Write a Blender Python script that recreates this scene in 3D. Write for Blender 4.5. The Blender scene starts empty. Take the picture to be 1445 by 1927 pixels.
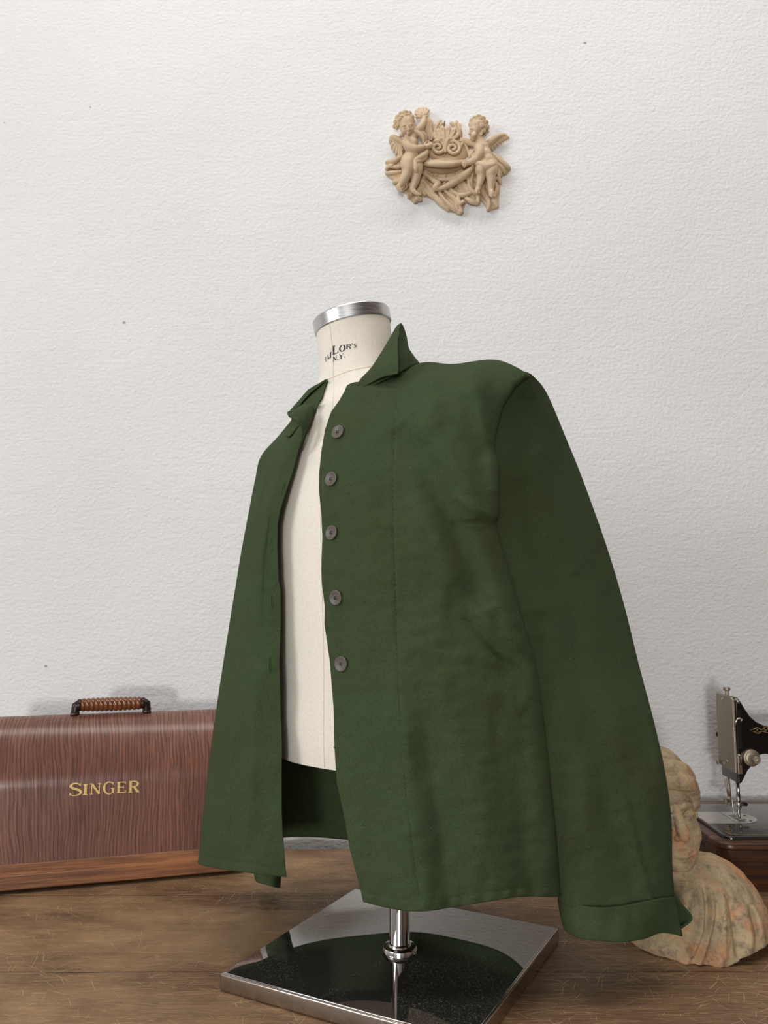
import bpy, bmesh, math, random
import numpy as np
from mathutils import Vector, Matrix

scene = bpy.context.scene
COL = scene.collection
R = math.radians

# ------------------------------------------------------------------ camera
FPX, W, H = 1500.0, 1445.0, 1927.0
PITCH = R(6.35)
EYE = 0.48                      # camera height above the table top (z = 0)
cp, sp = math.cos(PITCH), math.sin(PITCH)

def raydir(u, v):
    xc = (np.asarray(u, float) - W/2)/FPX
    yc = -(np.asarray(v, float) - H/2)/FPX
    return xc, cp - yc*sp, sp + yc*cp

def P(u, v, Y):
    """world point seen in direction (u, v) at distance Y in front of the camera"""
    dx, dy, dz = raydir(u, v)
    t = np.asarray(Y, float)/dy
    return np.stack([dx*t, dy*t, EYE + dz*t], -1)

def PV(u, v, Y):
    return Vector(P(u, v, Y).tolist())

def on_z(u, v, z):
    dx, dy, dz = raydir(u, v)
    t = (z - EYE)/dz
    return Vector((float(dx*t), float(dy*t), z))

cam_d = bpy.data.cameras.new('camera')
cam = bpy.data.objects.new('camera', cam_d)
COL.objects.link(cam)
cam.location = (0, 0, EYE)
cam.rotation_euler = (math.pi/2 + PITCH, 0, 0)
cam_d.sensor_fit = 'VERTICAL'
cam_d.sensor_height = 36.0
cam_d.lens = 36.0*FPX/H
cam_d.clip_start = 0.02
scene.camera = cam

# ------------------------------------------------------------------ helpers
def srgb(r, g, b, a=1.0):
    def f(c):
        c /= 255.0
        return c/12.92 if c <= 0.04045 else ((c+0.055)/1.055)**2.4
    return (f(r), f(g), f(b), a)

def tag(o, label=None, cat=None, group=None, kind=None):
    if label: o['label'] = label
    if cat: o['category'] = cat
    if group: o['group'] = group
    if kind: o['kind'] = kind
    return o

def thing(name, label, cat, loc=(0, 0, 0), rz=0.0, group=None):
    o = bpy.data.objects.new(name, None)
    COL.objects.link(o)
    o.location = loc
    o.rotation_euler = (0, 0, rz)
    o.empty_display_size = 0.05
    return tag(o, label, cat, group)

def mesh_obj(name, verts, faces, mat, parent=None, smooth=True, world=True):
    me = bpy.data.meshes.new(name)
    me.from_pydata([tuple(map(float, v)) for v in verts], [], [tuple(map(int, f)) for f in faces])
    me.validate()
    me.update()
    if smooth:
        me.polygons.foreach_set('use_smooth', [True]*len(me.polygons))
    o = bpy.data.objects.new(name, me)
    COL.objects.link(o)
    if mat: me.materials.append(mat)
    if parent is not None:
        o.parent = parent
        if world:          # vertices were given in world space
            m = (Matrix.Translation(parent.matrix_basis.translation)
                 @ parent.rotation_euler.to_matrix().to_4x4())
            p = parent
            while p.parent is not None:
                p = p.parent
                m = (Matrix.Translation(p.location) @ p.rotation_euler.to_matrix().to_4x4()) @ m
            me.transform(m.inverted())
    return o

def bm_obj(name, bm, mat, parent=None, smooth=True):
    me = bpy.data.meshes.new(name)
    bmesh.ops.recalc_face_normals(bm, faces=bm.faces)
    bm.to_mesh(me)
    bm.free()
    if smooth:
        me.polygons.foreach_set('use_smooth', [True]*len(me.polygons))
    o = bpy.data.objects.new(name, me)
    COL.objects.link(o)
    if mat: me.materials.append(mat)
    if parent is not None: o.parent = parent
    return o

def edge_split(o, ang=35):
    m = o.modifiers.new('edge', 'EDGE_SPLIT')
    m.split_angle = R(ang)
    return o

def bevel(o, w, seg=3, ang=30):
    m = o.modifiers.new('bevel', 'BEVEL')
    m.width = w; m.segments = seg; m.limit_method = 'ANGLE'; m.angle_limit = R(ang)
    m.harden_normals = False
    return o

def solid(o, t, offset=0.0):
    m = o.modifiers.new('solid', 'SOLIDIFY')
    m.thickness = t; m.offset = offset
    return o

def subsurf(o, n):
    m = o.modifiers.new('sub', 'SUBSURF')
    m.levels = n; m.render_levels = n
    return o

def box_bm(bm, c, s, rot=None):
    r = bmesh.ops.create_cube(bm, size=1.0)
    M = Matrix.Translation(c) @ (rot.to_4x4() if rot else Matrix.Identity(4)) @ Matrix.Diagonal((s[0], s[1], s[2], 1))
    bmesh.ops.transform(bm, matrix=M, verts=r['verts'])
    return r['verts']

def lathe(bm, prof, seg=48, M=None, closed=True):
    """prof: (radius, height) list; revolved about local z"""
    rings = []
    for r, z in prof:
        rings.append([bm.verts.new((r*math.cos(2*math.pi*k/seg), r*math.sin(2*math.pi*k/seg), z)) for k in range(seg)])
    for a, b in zip(rings[:-1], rings[1:]):
        for k in range(seg):
            bm.faces.new((a[k], a[(k+1) % seg], b[(k+1) % seg], b[k]))
    if closed:
        bm.faces.new(rings[0][::-1]); bm.faces.new(rings[-1])
    if M is not None:
        bmesh.ops.transform(bm, matrix=M, verts=[v for r in rings for v in r])
    return [v for r in rings for v in r]

def align(loc, d):
    """matrix taking local z to direction d, at loc"""
    q = Vector(d).to_track_quat('Z', 'Y')
    return Matrix.Translation(loc) @ q.to_matrix().to_4x4()

def tube(bm, pts, rad, seg=12, cap=True):
    pts = [Vector(p) for p in pts]
    n = len(pts)
    if not hasattr(rad, '__len__'): rad = [rad]*n
    rings = []
    up = Vector((0.123, 0.456, 0.88)).normalized()
    for i, p in enumerate(pts):
        t = (pts[min(i+1, n-1)] - pts[max(i-1, 0)]).normalized()
        a = t.cross(up)
        if a.length < 1e-4: a = t.cross(Vector((1, 0, 0)))
        a.normalize(); b = t.cross(a)
        up = a.cross(t)
        rings.append([bm.verts.new(p + (a*math.cos(2*math.pi*k/seg) + b*math.sin(2*math.pi*k/seg))*rad[i]) for k in range(seg)])
    for A, B in zip(rings[:-1], rings[1:]):
        for k in range(seg):
            bm.faces.new((A[k], A[(k+1) % seg], B[(k+1) % seg], B[k]))
    if cap:
        bm.faces.new(rings[0][::-1]); bm.faces.new(rings[-1])

def cr(pts, m):
    """Catmull-Rom resample of (n,k) control points to m samples"""
    pts = np.asarray(pts, float)
    n = len(pts)
    ext = np.concatenate([[2*pts[0]-pts[1]], pts, [2*pts[-1]-pts[-2]]], 0)
    t = np.linspace(0, n-1, m)
    i = np.minimum(t.astype(int), n-2)
    f = (t - i).reshape((-1,)+(1,)*(pts.ndim-1))
    p0, p1, p2, p3 = ext[i], ext[i+1], ext[i+2], ext[i+3]
    return 0.5*((2*p1) + (-p0+p2)*f + (2*p0-5*p1+4*p2-p3)*f*f + (-p0+3*p1-3*p2+p3)*f**3)

def net(rows, nr, nc):
    """rows[r][c] = control points; bicubic resample to nr x nc"""
    a = cr(np.asarray(rows, float), nr)
    return np.swapaxes(cr(np.swapaxes(a, 0, 1), nc), 0, 1)

def grid_faces(n, m, wrap=False):
    f = []
    for i in range(n-1):
        for j in range(m if wrap else m-1):
            k = (j+1) % m
            f.append((i*m+j, i*m+k, (i+1)*m+k, (i+1)*m+j))
    return f

def ridge(u, v, line, sig, amp, taper=True):
    """gaussian ridge along a polyline"""
    line = np.asarray(line, float)
    best = np.full(u.shape, 1e9); par = np.zeros(u.shape)
    L = np.concatenate([[0], np.cumsum(np.linalg.norm(np.diff(line, axis=0), axis=1))])
    for i in range(len(line)-1):
        a, b = line[i], line[i+1]
        d = b-a; ll = (d**2).sum()
        t = np.clip(((u-a[0])*d[0] + (v-a[1])*d[1])/ll, 0, 1)
        dist = np.hypot(u-a[0]-t*d[0], v-a[1]-t*d[1])
        k = dist < best
        best = np.where(k, dist, best)
        par = np.where(k, (L[i]+t*(L[i+1]-L[i]))/L[-1], par)
    g = amp*np.exp(-(best/sig)**2)
    if taper: g = g*np.sqrt(np.clip(np.sin(np.pi*np.clip(par, 0.0, 1.0)), 0, 1))
    return g

_rng = np.random.RandomState(5)
_waves = [( _rng.normal(size=2), _rng.uniform(0, 6.28)) for _ in range(48)]
def soft_noise(u, v, scale):
    """smooth random undulation, about unit size"""
    s = np.zeros(np.shape(u))
    for (k, ph) in _waves:
        s = s + np.sin((u*k[0]+v*k[1])/scale + ph)
    return s/math.sqrt(24.0)

# ------------------------------------------------------------------ implicit surfaces (statuary)
class Field:
    def __init__(self, lo, hi, h):
        self.lo = np.array(lo, float); self.h = h
        self.n = np.ceil((np.array(hi)-self.lo)/h).astype(int)+1
        self.F = np.full(self.n, 1.0)
    def block(self, lo, hi):
        a = np.clip(np.floor((np.array(lo)-self.lo)/self.h).astype(int), 0, self.n-1)
        b = np.clip(np.ceil((np.array(hi)-self.lo)/self.h).astype(int)+1, 1, self.n)
        if (b <= a).any(): return None, None
        sl = tuple(slice(i, j) for i, j in zip(a, b))
        g = np.meshgrid(*[self.lo[k] + self.h*np.arange(a[k], b[k]) for k in range(3)], indexing='ij')
        return sl, g
    def put(self, sl, d, k, sub=False):
        A = self.F[sl]
        if sub:
            hh = np.clip(0.5 - 0.5*(A+d)/k, 0, 1)
            self.F[sl] = A*(1-hh) - d*hh + k*hh*(1-hh)
        else:
            hh = np.clip(0.5 + 0.5*(d-A)/k, 0, 1)
            self.F[sl] = d*(1-hh) + A*hh - k*hh*(1-hh)
    def cone(self, a, b, ra, rb, k=0.003, sub=False):
        a = np.array(a, float); b = np.array(b, float)
        m = max(ra, rb) + 3*k + 2*self.h
        sl, g = self.block(np.minimum(a, b)-m, np.maximum(a, b)+m)
        if sl is None: return
        d = b-a; ll = max((d**2).sum(), 1e-12)
        t = np.clip(sum((g[i]-a[i])*d[i] for i in range(3))/ll, 0, 1)
        dist = np.sqrt(sum((g[i]-a[i]-t*d[i])**2 for i in range(3))) - (ra+(rb-ra)*t)
        self.put(sl, dist, k, sub)
    def path(self, pts, rads, k=0.003, sub=False, n=None):
        pts = np.asarray(pts, float)
        if not hasattr(rads, '__len__'): rads = [rads]*len(pts)
        q = np.concatenate([pts, np.asarray(rads, float)[:, None]], 1)
        if n: q = cr(q, n)
        for i in range(len(q)-1):
            self.cone(q[i, :3], q[i+1, :3], max(q[i, 3], 1e-4), max(q[i+1, 3], 1e-4), k, sub)
    def ball(self, c, r, k=0.003, sub=False, rot=None):
        """ellipsoid with radii r (3) and optional rotation matrix"""
        c = np.array(c, float)
        r = np.array(r if hasattr(r, '__len__') else [r]*3, float)
        m = r.max() + 3*k + 2*self.h
        sl, g = self.block(c-m, c+m)
        if sl is None: return
        q = [g[i]-c[i] for i in range(3)]
        if rot is not None:
            M = np.array(rot.transposed())
            q = [sum(M[i][j]*q[j] for j in range(3)) for i in range(3)]
        k0 = np.sqrt(sum((q[i]/r[i])**2 for i in range(3)))
        k1 = np.sqrt(sum((q[i]/r[i]**2)**2 for i in range(3)))
        d = np.where(k1 > 1e-9, k0*(k0-1)/np.maximum(k1, 1e-9), -r.min())
        self.put(sl, d, k, sub)
    def plane_cut(self, p, n):
        """remove everything on the side n points to"""
        n = np.array(n, float); n /= np.linalg.norm(n)
        g = np.meshgrid(*[self.lo[k] + self.h*np.arange(self.n[k]) for k in range(3)], indexing='ij')
        self.F = np.maximum(self.F, sum((g[i]-p[i])*n[i] for i in range(3)))
    def coords(self):
        return np.meshgrid(*[self.lo[k] + self.h*np.arange(self.n[k]) for k in range(3)], indexing='ij')
    def mesh(self):
        F = self.F.copy()
        F[0] = F[-1] = 1; F[:, 0] = F[:, -1] = 1; F[:, :, 0] = F[:, :, -1] = 1
        s = F < 0
        nx, ny, nz = F.shape
        cs = (nx-1, ny-1, nz-1)
        acc = np.zeros(cs+(3,)); cnt = np.zeros(cs)
        off = [(0, 0), (0, 1), (1, 0), (1, 1)]
        for ax in range(3):
            o1, o2 = [a for a in range(3) if a != ax]
            for (p, q) in off:
                st0 = [0, 0, 0]; st0[o1] = p; st0[o2] = q
                st1 = list(st0); st1[ax] = 1
                A = F[tuple(slice(st0[a], st0[a]+cs[a]) for a in range(3))]
                B = F[tuple(slice(st1[a], st1[a]+cs[a]) for a in range(3))]
                m = (A < 0) != (B < 0)
                t = np.where(m, A/np.where(m, A-B, 1), 0)
                acc[..., o1] += m*p; acc[..., o2] += m*q; acc[..., ax] += m*t
                cnt += m
        act = cnt > 0
        idx = np.full(cs, -1); idx[act] = np.arange(act.sum())
        base = np.stack(np.nonzero(act), -1)
        V = self.lo + self.h*(base + acc[act]/cnt[act][:, None])
        faces = []
        for ax in range(3):
            o1, o2 = [(1, 2), (2, 0), (0, 1)][ax]
            sh = [nx, ny, nz]; sh[ax] -= 1
            lo = [0, 0, 0]; hi = list(sh)
            lo[o1] = 1; lo[o2] = 1; hi[o1] -= 1; hi[o2] -= 1
            S0 = s[tuple(slice(lo[a], hi[a]) for a in range(3))]
            l1 = list(lo); h1 = list(hi); l1[ax] += 1; h1[ax] += 1
            S1 = s[tuple(slice(l1[a], h1[a]) for a in range(3))]
            for flip, M in ((False, S0 & ~S1), (True, ~S0 & S1)):
                e = np.stack(np.nonzero(M), -1) + np.array(lo)
                def cell(d1, d2):
                    c = e.copy(); c[:, o1] += d1; c[:, o2] += d2
                    return idx[c[:, 0], c[:, 1], c[:, 2]]
                q = np.stack([cell(-1, -1), cell(0, -1), cell(0, 0), cell(-1, 0)], -1)
                faces.append(q[:, ::-1] if flip else q)
        return V, np.concatenate(faces)

# ------------------------------------------------------------------ materials
class NT:
    """small wrapper for building node materials"""
    def __init__(self, name):
        self.m = bpy.data.materials.new(name)
        self.m.use_nodes = True
        self.t = self.m.node_tree
        self.b = self.t.nodes['Principled BSDF']
        self._tc = None
    def node(self, typ, **kw):
        n = self.t.nodes.new(typ)
        for k, v in kw.items(): setattr(n, k, v)
        return n
    def link(self, a, b): self.t.links.new(a, b)
    def co(self, scale=(1, 1, 1), rot=(0, 0, 0), loc=(0, 0, 0), vec=None):
        if vec is None:
            if self._tc is None: self._tc = self.node('ShaderNodeTexCoord')
            vec = self._tc.outputs['Object']
        mp = self.node('ShaderNodeMapping')
        mp.inputs['Scale'].default_value = scale
        mp.inputs['Rotation'].default_value = rot
        mp.inputs['Location'].default_value = loc
        self.link(vec, mp.inputs['Vector'])
        return mp.outputs['Vector']
    def noise(self, vec, scale=1.0, detail=3.0, rough=0.5, dist=0.0):
        n = self.node('ShaderNodeTexNoise')
        n.inputs['Scale'].default_value = scale
        n.inputs['Detail'].default_value = detail
        n.inputs['Roughness'].default_value = rough
        n.inputs['Distortion'].default_value = dist
        self.link(vec, n.inputs['Vector'])
        return n.outputs['Fac']
    def voro(self, vec, scale=1.0):
        n = self.node('ShaderNodeTexVoronoi')
        n.inputs['Scale'].default_value = scale
        self.link(vec, n.inputs['Vector'])
        return n.outputs['Distance']
    def math(self, op, a, b=None, clamp=False):
        n = self.node('ShaderNodeMath', operation=op, use_clamp=clamp)
        for i, x in enumerate((a, b)):
            if x is None: continue
            if isinstance(x, (int, float)): n.inputs[i].default_value = x
            else: self.link(x, n.inputs[i])
        return n.outputs[0]
    def ramp(self, fac, stops):
        n = self.node('ShaderNodeValToRGB')
        el = n.color_ramp.elements
        while len(el) < len(stops): el.new(0.5)
        for e, (p, c) in zip(el, stops):
            e.position = p
            e.color = c if hasattr(c, '__len__') else (c, c, c, 1)
        self.link(fac, n.inputs['Fac'])
        return n.outputs['Color']
    def mix(self, fac, a, b, blend='MIX'):
        n = self.node('ShaderNodeMix', data_type='RGBA', blend_type=blend)
        for sock, x in ((n.inputs['Factor'], fac), (n.inputs['A'], a), (n.inputs['B'], b)):
            pass
        ins = [n.inputs[0], n.inputs[6], n.inputs[7]]
        for s_, x in zip(ins, (fac, a, b)):
            if isinstance(x, (int, float)): s_.default_value = x
            elif isinstance(x, tuple): s_.default_value = x
            else: self.link(x, s_)
        return n.outputs[2]
    def bump(self, h, strength=0.3, dist=0.001, prev=None):
        n = self.node('ShaderNodeBump')
        n.inputs['Strength'].default_value = strength
        n.inputs['Distance'].default_value = dist
        self.link(h, n.inputs['Height'])
        if prev is not None: self.link(prev, n.inputs['Normal'])
        return n.outputs['Normal']
    def set(self, **kw):
        names = dict(color='Base Color', rough='Roughness', metal='Metallic', normal='Normal',
                     spec='Specular IOR Level', sheen='Sheen Weight', coat='Coat Weight', coat_rough='Coat Roughness',
                     aniso='Anisotropic')
        for k, x in kw.items():
            s_ = self.b.inputs[names[k]]
            if isinstance(x, (int, float, tuple)): s_.default_value = x
            else: self.link(x, s_)
        return self

def plain(name, col, rough=0.5, metal=0.0, var=0.08, scale=60.0, bump=0.0, **kw):
    n = NT(name)
    f = n.noise(n.co(), scale, 4)
    lo = tuple(c*(1-var) for c in col[:3])+(1,); hi = tuple(min(1, c*(1+var)) for c in col[:3])+(1,)
    n.set(color=n.ramp(f, [(0.3, lo), (0.7, hi)]), rough=rough, metal=metal, **kw)
    if bump: n.set(normal=n.bump(f, bump, 0.0005))
    return n.m
# ------------------------------------------------------------------ the materials of this room
def m_wall():
    n = NT('white plaster')
    c = n.co()
    f1 = n.noise(n.co((1, 1, 1.15)), 120, 3, 0.5, 0.0)
    f2 = n.noise(c, 260, 3, 0.5)
    f3 = n.noise(n.co((1.0, 1, 2.2), (0, R(18), 0)), 7, 4, 0.6, 1.2)
    # shallow trowel arcs
    f4 = n.noise(n.co((2.0, 1, 14), (0, R(-12), 0)), 5, 3, 0.5, 1.5)
    h = n.math('ADD', n.math('MULTIPLY', f1, 1.0), n.math('MULTIPLY', f2, 0.15))
    h = n.math('ADD', h, n.math('MULTIPLY', f3, 0.8))
    h = n.math('ADD', h, n.math('MULTIPLY', f4, 0.35))
    # a few small nicks in the paint
    v = n.voro(n.co((1, 1, 1.3)), 9)
    nick = n.math('MULTIPLY', n.math('LESS_THAN', v, 0.035), n.math('GREATER_THAN', n.noise(c, 18, 2), 0.52))
    h2 = n.math('SUBTRACT', h, n.math('MULTIPLY', nick, 1.0))
    big = n.noise(c, 1.6, 3)
    base = n.ramp(big, [(0.3, srgb(229, 230, 230)), (0.7, srgb(237, 238, 239))])
    n.set(color=n.mix(nick, base, srgb(176, 170, 160)), rough=0.62, spec=0.3, normal=n.bump(h2, 0.40, 0.0048))
    return n.m

def m_table():
    n = NT('old scratched table wood')
    c = n.co()
    g1 = n.noise(n.co((2.6, 30, 20)), 3.0, 9, 0.74, 0.6)
    g2 = n.noise(n.co((7, 130, 60)), 3.0, 6, 0.7)
    big = n.noise(n.co((1.2, 3.0, 1)), 2.4, 4, 0.6)
    base = n.ramp(g1, [(0.25, srgb(40, 28, 20)), (0.5, srgb(112, 83, 60)), (0.78, srgb(164, 128, 94))])
    base = n.mix(0.5, base, n.ramp(big, [(0.3, srgb(74, 54, 40)), (0.72, srgb(150, 118, 86))]), 'MIX')
    base = n.mix(n.ramp(g2, [(0.52, 0.0), (0.66, 0.65)]), base, srgb(34, 25, 19))
    # worn paler, honey coloured patches, held back on the right as painted shade
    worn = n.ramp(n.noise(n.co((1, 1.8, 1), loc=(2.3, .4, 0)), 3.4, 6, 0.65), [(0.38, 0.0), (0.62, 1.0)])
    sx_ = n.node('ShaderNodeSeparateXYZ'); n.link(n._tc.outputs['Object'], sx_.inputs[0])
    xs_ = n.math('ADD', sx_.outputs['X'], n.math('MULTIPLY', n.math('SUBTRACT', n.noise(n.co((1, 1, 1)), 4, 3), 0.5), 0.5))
    right_shade = n.ramp(n.math('ADD', n.math('MULTIPLY', xs_, -1.2), 0.5), [(0.30, 0.12), (0.62, 1.0)])  # shade put into the wood colour, darker towards the right
    worn = n.math('MULTIPLY', worn, right_shade)
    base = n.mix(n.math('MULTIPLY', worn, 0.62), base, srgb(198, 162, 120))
    # hair-fine scratches in several directions
    tot = None
    for (sx, sy, rz, sc, th, lx) in ((0.6, 24, 2, 6, 0.012, 5.3), (.7, 22, -6, 6, .010, 8.3), (.6, 24, 7, 5, .010, 1.3)):
        f = n.noise(n.co((sx, sy, 1), (0, 0, R(rz)), (lx, lx*0.7, 0)), sc, 2.0, 0.5, 0.25)
        line = n.math('LESS_THAN', n.math('ABSOLUTE', n.math('SUBTRACT', f, 0.5)), th*0.5)
        msk = n.math('GREATER_THAN', n.noise(n.co((1, 1, 1), (0, 0, 0), (lx*2, lx, 3)), 9, 3), 0.5)
        line = n.math('MULTIPLY', line, msk)
        tot = line if tot is None else n.math('MAXIMUM', tot, line)
    base = n.mix(n.math('MULTIPLY', tot, 0.4), base, srgb(206, 172, 126))
    # board joints
    sep = n.node('ShaderNodeSeparateXYZ'); n.link(n._tc.outputs['Object'], sep.inputs[0])
    wob = n.math('MULTIPLY', n.noise(n.co((3, 1, 1)), 2, 2), 0.012)
    yy = n.math('ADD', sep.outputs['Y'], wob)
    joint = n.math('LESS_THAN', n.math('ABSOLUTE', n.math('SUBTRACT', n.math('FRACT', n.math('DIVIDE', n.math('ADD', yy, 0.062), 0.27)), 0.5)), 0.0045)
    base = n.mix(n.math('MULTIPLY', joint, 0.75), base, srgb(24, 17, 13))
    h = n.math('SUBTRACT', n.math('ADD', g1, n.math('MULTIPLY', g2, 0.4)), n.math('MULTIPLY', joint, 0.8))
    rough = n.ramp(n.noise(c, 14, 4), [(0.3, 0.42), (0.7, 0.62)])
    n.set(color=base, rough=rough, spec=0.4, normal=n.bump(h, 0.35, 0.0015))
    return n.m

def m_oak(name, dark, mid, light, sx=150, slant=0.0, rough=0.38, coat=0.15, run='z'):
    """open-pored oak with the grain running along local z (round the lid) or x"""
    n = NT(name)
    if run == 'z':
        warp = n.noise(n.co((4, 3, 3)), 2.0, 2)
        c0 = n.co((1, 1, 1), (0, R(slant), 0))
        w = n.node('ShaderNodeVectorMath', operation='MULTIPLY_ADD')
        cw = n.node('ShaderNodeCombineXYZ'); n.link(n.math('MULTIPLY', n.math('SUBTRACT', warp, 0.5), 0.028), cw.inputs[0])
        add = n.node('ShaderNodeVectorMath', operation='ADD'); n.link(c0, add.inputs[0]); n.link(cw.outputs[0], add.inputs[1])
        v1 = n.co((sx, 14, 14), vec=add.outputs[0]); v2 = n.co((sx*0.9, 9, 9), vec=add.outputs[0]); v3 = n.co((14, 2, 2), vec=add.outputs[0])
    else:
        v1 = n.co((7, sx, sx)); v2 = n.co((10, sx*2.6, sx*2.6)); v3 = n.co((3, 14, 14))
    f1 = n.noise(v1, 1.0, 4, 0.55, 0.4)
    f2 = n.noise(v2, 1.0, 2, 0.5)
    f3 = n.noise(v3, 1.0, 3)
    col = n.ramp(f1, [(0.38, dark), (0.52, mid), (0.75, light)])
    col = n.mix(n.math('MULTIPLY', n.math('GREATER_THAN', f2, 0.555), 0.62), col, dark)
    col = n.mix(0.35, col, n.ramp(f3, [(0.3, dark), (0.7, light)]))
    if run == 'z':
        sx_ = n.node('ShaderNodeSeparateXYZ'); n.link(add.outputs[0], sx_.inputs[0])
        ph = n.math('MULTIPLY', n.noise(n.co((38, 7, 7)), 1.0, 3), 16.0)
        ln = n.math('SINE', n.math('ADD', n.math('MULTIPLY', sx_.outputs['X'], 2*math.pi/.0060), ph))
        ln = n.math('MULTIPLY', n.ramp(ln, [(0.15, 0.0), (0.95, 1.0)]), n.ramp(n.noise(n.co((60, 30, 30)), 1.0, 2), [(0.30, 0.25), (0.55, 1.0)]))
        col = n.mix(n.math('MULTIPLY', ln, 0.70), col, tuple(c*.62 for c in dark[:3])+(1,))
    fleck = n.math('GREATER_THAN', n.noise(n.co((60, 25, 25)), 1.0, 3), 0.735)
    col = n.mix(n.math('MULTIPLY', fleck, 0.5), col, srgb(170, 100, 58))
    n.set(color=col, rough=n.ramp(f1, [(0.35, min(1, rough+0.25)), (0.6, rough)]), spec=0.45, coat=coat, coat_rough=0.2,
          normal=n.bump(n.math('ADD', f1, n.math('MULTIPLY', f2, 0.5)), 0.25, 0.0008))
    return n.m

def m_cloth():
    n = NT('green cotton drill')
    c = n.co()
    w1 = n.noise(n.co((230, 230, 1500)), 1.0, 2, 0.6)
    w2 = n.noise(n.co((1500, 1500, 230)), 1.0, 2, 0.6)
    wv = n.math('ADD', w1, w2)
    tone = n.noise(c, 9, 4, 0.55, 0.6)
    tone2 = n.noise(n.co(loc=(4, 2, 7)), 5.0, 3, 0.5, 0.8)
    base = n.ramp(wv, [(0.75, srgb(51, 63, 41)), (1.25, srgb(66, 79, 54))])
    base = n.mix(n.math('MULTIPLY', n.ramp(tone2, [(0.45, 0.0), (0.72, 1.0)]), 0.30), base, srgb(62, 62, 36))
    base = n.mix(n.math('MULTIPLY', n.ramp(tone, [(0.5, 0.0), (0.75, 1.0)]), 0.28), base, srgb(46, 66, 54))
    lint = n.math('GREATER_THAN', n.noise(n.co((1, 1, 1)), 260, 1), 0.80)
    base = n.mix(n.math('MULTIPLY', lint, 0.35), base, srgb(128, 138, 110))
    h = n.math('ADD', n.math('MULTIPLY', wv, 0.35), n.math('ADD', n.math('MULTIPLY', n.noise(c, 55, 4, 0.6), 1.0), n.math('MULTIPLY', n.noise(n.co((1, 1, .6)), 24, 3, 0.55, 1.0), 2.0)))
    n.set(color=base, rough=0.92, spec=0.12, normal=n.bump(h, 0.35, 0.0013))
    return n.m

def m_canvas():
    n = NT('cream dress form linen')
    w1 = n.noise(n.co((300, 300, 2000)), 1.0, 2); w2 = n.noise(n.co((2000, 2000, 300)), 1.0, 2)
    s = n.math('ADD', w1, w2)
    col = n.ramp(s, [(0.7, srgb(222, 214, 198)), (1.3, srgb(242, 236, 224))])
    n.set(color=col, rough=0.9, spec=0.15, sheen=0.1, normal=n.bump(s, 0.15, 0.0006))
    return n.m

def m_terracotta():
    n = NT('weathered terracotta')
    c = n.co()
    a = n.noise(c, 26, 5, 0.6, 0.4); b = n.noise(n.co(loc=(3, 5, 1)), 60, 5, 0.65); d = n.noise(n.co(loc=(7, 1, 2)), 16, 4, 0.6)
    col = n.ramp(a, [(0.28, srgb(140, 126, 102)), (0.5, srgb(178, 160, 128)), (0.72, srgb(204, 178, 140))])
    col = n.mix(n.math('MULTIPLY', n.ramp(d, [(0.50, 0.0), (0.64, 1.0)]), 0.65), col, srgb(208, 134, 86))
    col = n.mix(n.math('MULTIPLY', n.ramp(b, [(0.54, 0.0), (0.66, 1.0)]), 0.6), col, srgb(96, 88, 80))
    col = n.mix(n.math('MULTIPLY', n.ramp(n.noise(n.co(loc=(1, 9, 4)), 22, 4), [(0.58, 0.0), (0.68, 1.0)]), 0.3), col, srgb(150, 118, 104))
    col = n.mix(n.math('MULTIPLY', n.math('GREATER_THAN', n.noise(c, 190, 2), 0.71), 0.6), col, srgb(214, 192, 160))
    h = n.math('ADD', n.noise(c, 150, 5, 0.65), n.math('MULTIPLY', n.noise(c, 40, 4), 0.8))
    n.set(color=col, rough=0.75, spec=0.35, normal=n.bump(h, 0.8, 0.003))
    return n.m

def m_resin():
    n = NT('cast resin in old ivory')
    f = n.noise(n.co(), 30, 4)
    n.set(color=n.ramp(f, [(0.3, srgb(194, 168, 136)), (0.7, srgb(214, 191, 160))]), rough=0.42, spec=0.4)
    return n.m

def m_brushed(name, col, rough=0.28):
    n = NT(name)
    f = n.noise(n.co((40, 40, 900)), 1.0, 3)
    n.set(color=n.ramp(f, [(0.3, tuple(c*0.8 for c in col[:3])+(1,)), (0.7, col)]), metal=1.0,
          rough=n.ramp(f, [(0.3, rough), (0.7, rough+0.15)]), normal=n.bump(f, 0.08, 0.0004))
    return n.m

def m_blackplate():
    n = NT('black lacquered steel')
    c = n.co()
    dust = n.math('MULTIPLY', n.math('GREATER_THAN', n.noise(c, 900, 2), 0.64), n.ramp(n.noise(c, 14, 3), [(0.35, 0.2), (0.65, 1.0)]))
    col = n.mix(n.math('MULTIPLY', dust, 0.35), srgb(188, 186, 182), srgb(176, 174, 168))
    n.set(color=col, rough=0.03, metal=n.math('SUBTRACT', 0.965, n.math('MULTIPLY', dust, 0.4)))
    return n.m

M = {}
M['wall'] = m_wall()
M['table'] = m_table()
M['scratch'] = plain('pale raw wood in the scratches', srgb(218, 188, 146), 0.6, 0, 0.3, 40)
M['lid'] = m_oak('dark red brown oak', srgb(84, 47, 38), srgb(128, 82, 66), srgb(152, 102, 82), 430, 3, rough=0.38, coat=0.4)
M['rim'] = m_oak('red brown oak moulding', srgb(78, 46, 30), srgb(144, 92, 58), srgb(176, 118, 76), 120, run='x')
M['machine_wood'] = m_oak('varnished walnut base', srgb(40, 22, 14), srgb(84, 50, 31), srgb(112, 70, 44), 150, run='x', rough=0.3)
M['grip'] = plain('turned reddish wood', srgb(118, 66, 34), 0.22, 0, 0.25, 90, coat=0.5)
M['bracket'] = plain('dark bronzed steel', srgb(58, 44, 40), 0.32, 0.6, 0.2, 80)
M['gilt'] = plain('worn gold leaf', srgb(222, 190, 122), 0.42, 0.15, 0.22, 500)
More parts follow.
